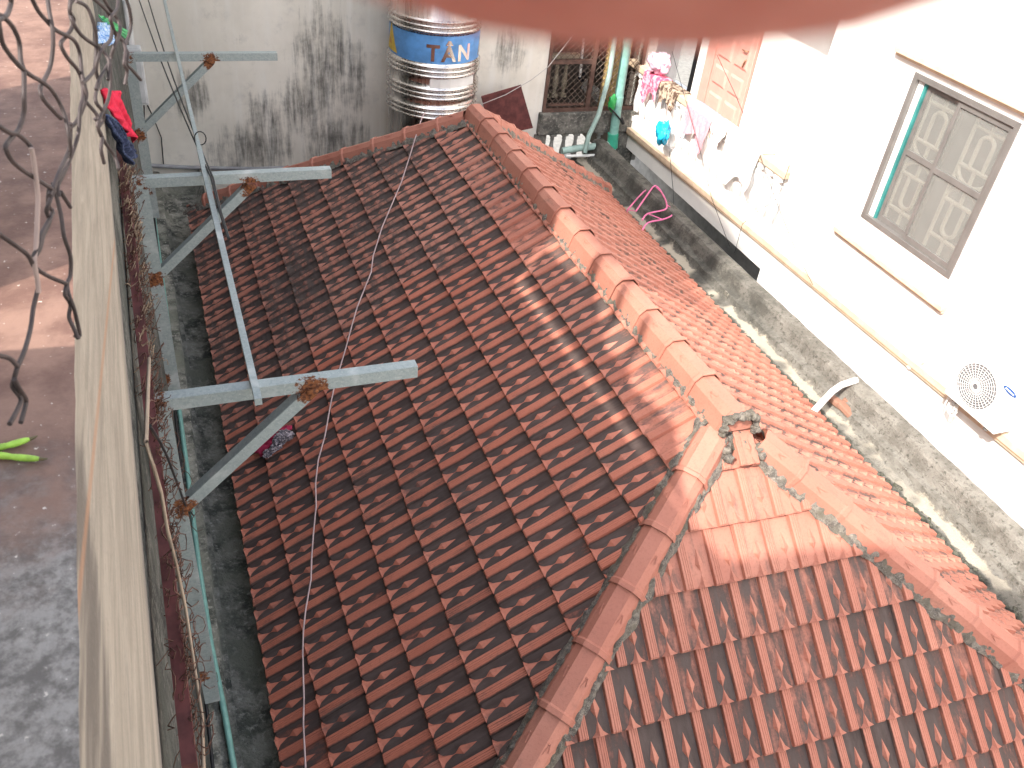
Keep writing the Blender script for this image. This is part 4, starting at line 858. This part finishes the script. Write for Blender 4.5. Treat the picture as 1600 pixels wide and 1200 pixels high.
# ------------------------------------------------------------------ near: torn chain-link fence, green beans, fingertip
fence = empty('chain_link_fence', 'torn chain link fence of twisted grey wire above the parapet, close to the lens', 'fence')
def fdepth(px): return .60+.0015*px
Z1_ = [
 [(65,-40),(68,20),(50,80),(20,110),(-40,140)], [(-40,80),(0,95),(30,115),(80,170),(120,260),(130,380),(150,450),(150,600),(150,700),(120,800),(90,840),(40,900),(40,940),(80,1010),(150,1070),(230,1120),(300,1165),(340,1195)],
 [(-10,130),(0,200),(15,270),(60,340),(120,410),(190,470),(260,510),(320,560),(370,640),(410,740),(430,850),(440,930),(430,1010),(390,1080),(340,1150),(310,1220)],
 [(190,-30),(240,70),(300,140),(350,190),(420,225),(470,260),(500,340),(510,450),(530,540),(540,600),(510,700),(470,770),(430,800)],
 [(295,-30),(310,80),(330,190),(330,320),(310,430),(270,510),(250,560),(270,620),(330,690),(380,740)],
 [(445,-30),(436,70),(462,120),(440,190),(400,240),(380,280),(420,360),(480,430),(510,500),(520,600),(500,680),(490,830),(450,960),(400,1080),(360,1160),(370,1230)],
 [(470,-20),(440,20),(436,70),(450,130),(500,210),(560,260),(620,300),(660,340),(685,400),(675,500)],
 [(470,5),(540,40),(580,130),(600,220),(600,330),(590,430),(550,490),(515,520)],
 [(570,-20),(640,40),(680,90),(700,160),(690,250),(640,300),(610,370),(600,450),(620,520),(600,580),(600,640),(645,700),(640,760),(615,800),(640,860),(630,930),(650,1020)],
 [(640,-20),(690,60),(740,130),(750,200),(720,280),(700,330),(690,380),(660,430),(620,500),(600,560)],
 [(740,-20),(730,60),(690,110),(700,150),(720,210),(770,260),(785,320),(775,400),(795,440),(780,530)],
 [(785,-20),(810,60),(820,150),(800,240),(780,290),(800,340),(790,400),(820,430),(880,500)],
 [(690,400),(690,540),(670,640),(630,720),(610,790),(650,880),(700,950),(730,1010),(740,1060)],
 [(530,630),(600,710),(620,760),(590,740)], [(-20,780),(60,830),(110,840),(170,890),(200,930)],
 [(440,770),(440,850),(430,940),(380,1050),(330,1180)]]
Z2_ = [[(310,-40),(300,80),(330,130),(260,260),(240,340),(200,430),(230,480),(310,530),(420,575)], [(330,-60),(380,140),(400,280),(440,400),(440,520),(420,570),(430,640),(460,720),(480,800),(500,900),(470,900)],
 [(350,-60),(310,60),(290,120),(310,180),(270,270),(250,350),(220,400)], [(380,0),(440,95)], [(-40,240),(90,330),(170,390),(200,440)], [(420,575),(405,640),(440,700),(430,780),(460,850),(490,920)],
 [(240,600),(210,720),(190,860),(150,1000),(110,1090),(90,1160),(80,1220),(130,1290),(110,1360),(60,1450)], [(-20,1020),(60,1040),(110,1090)], [(90,1170),(120,1230),(160,1290),(160,1330),(130,1440)]]
for li, (L_, oy) in enumerate(((Z1_, 0), (Z2_, 300))):
    for si, s_ in enumerate(L_):
        P_ = [atd(x/4, oy+y/4, fdepth(x/4)+.008*math.sin(si*2.1+i*1.3)) for i, (x, y) in enumerate(s_)]
        a = MB(); a.tube(smoothpts(P_), .0018, 7); a.build('wire_strand', WIRE, fence)
P_ = [atd(x/4, y/4, fdepth(x/4)-.004) for x, y in ((195,925),(210,1000),(230,1150),(238,1250),(232,1400),(225,1560),(215,1640),(235,1760),(240,1830))]
a = MB(); a.tube(smoothpts(P_), .0019, 7); a.build('pale_strand', plain('pale_stick', (.30,.22,.19), .8), fence)
BEAN = plain('bean_green', (.30,.50,.07), .45, var=.25, sc=60)
for q, lab in ((((-40,706),(-5,700),(20,694),(46,686)), 'upper of two green beans lying on the parapet top'), (((-40,708),(-5,711),(30,715),(62,717)), 'lower of two green beans lying on the parapet top')):
    P_ = [atz(x, y, 2.705) for x, y in q]; P_ = smoothpts(P_); n = len(P_)
    a = MB(); a.tube(P_, [.0034*(1+.12*math.sin(i*2.2))*(1 if 0 < i < n-1 else .5) for i in range(n)], 10); b_ = a.build('green_bean', BEAN); tag(b_, lab, 'bean', 'green beans on the parapet')
    a = MB(); d_ = (P_[-1]-P_[-2]).normalized(); a.tube([P_[-1], P_[-1]+d_*.004, P_[-1]+d_*.008+Vector((0, 0, .001))], [.0022, .0016, .0006], 8); a.build('bean_tip', plain('bean_tip_brown', (.12,.10,.05), .7), b_)

# fingertip of the person holding the camera, hanging over the lens
def hand():
    T = lambda r, u, f_: CAM + R0*r + R1*u + R2*f_
    skel = [T(.0068, .0168, .030), T(.0070, .0222, .0302), T(.0066, .0330, .0290), T(.0090, .0600, .0200), T(.013, .0720, -.006), T(.020, .0720, -.045), T(.030, .058, -.085)]
    rad = [.0240, .0215, .0120, .0090, .0095, .011, .016]
    me = bpy.data.meshes.new('hand'); verts = list(skel); edges = [(i, i+1) for i in range(6)]; rads = list(rad)
    palm = T(.030, .030, -.13); verts.append(palm); rads.append(.030); edges.append((6, 7))
    wr = T(.03, -.04, -.20); verts += [wr, T(.03, -.14, -.30)]; rads += [.027, .034]; edges += [(7, 8), (8, 9)]
    for k in range(1, 4):
        b = len(verts); o_ = .021*k; verts += [T(.030+o_, .052-.006*k, -.088), T(.026+o_, .064-.006*k, -.05), T(.022+o_, .052-.006*k, -.022), T(.018+o_, .034-.006*k, -.03)]; rads += [.013, .009, .0082, .007]; edges += [(7, b), (b, b+1), (b+1, b+2), (b+2, b+3)]
    b = len(verts); verts += [T(.0, -.005, -.115), T(-.012, -.01, -.075), T(-.012, .0, -.04)]; rads += [.015, .011, .009]; edges += [(7, b), (b, b+1), (b+1, b+2)]
    me.from_pydata([tuple(v) for v in verts], edges, []); me.materials.append(skin())
    o = bpy.data.objects.new('hand', me); COL.objects.link(o); o.modifiers.new('skin', 'SKIN'); sv = me.skin_vertices[0].data
    for i, r in enumerate(rads): sv[i].radius = (r, r); sv[i].use_root = (i == 7)
    sd = o.modifiers.new('subdivision', 'SUBSURF'); sd.levels = 2; sd.render_levels = 2
    tag(o, 'blurred fingertip of the person taking the picture, hanging over the top of the view', 'hand')
hand()
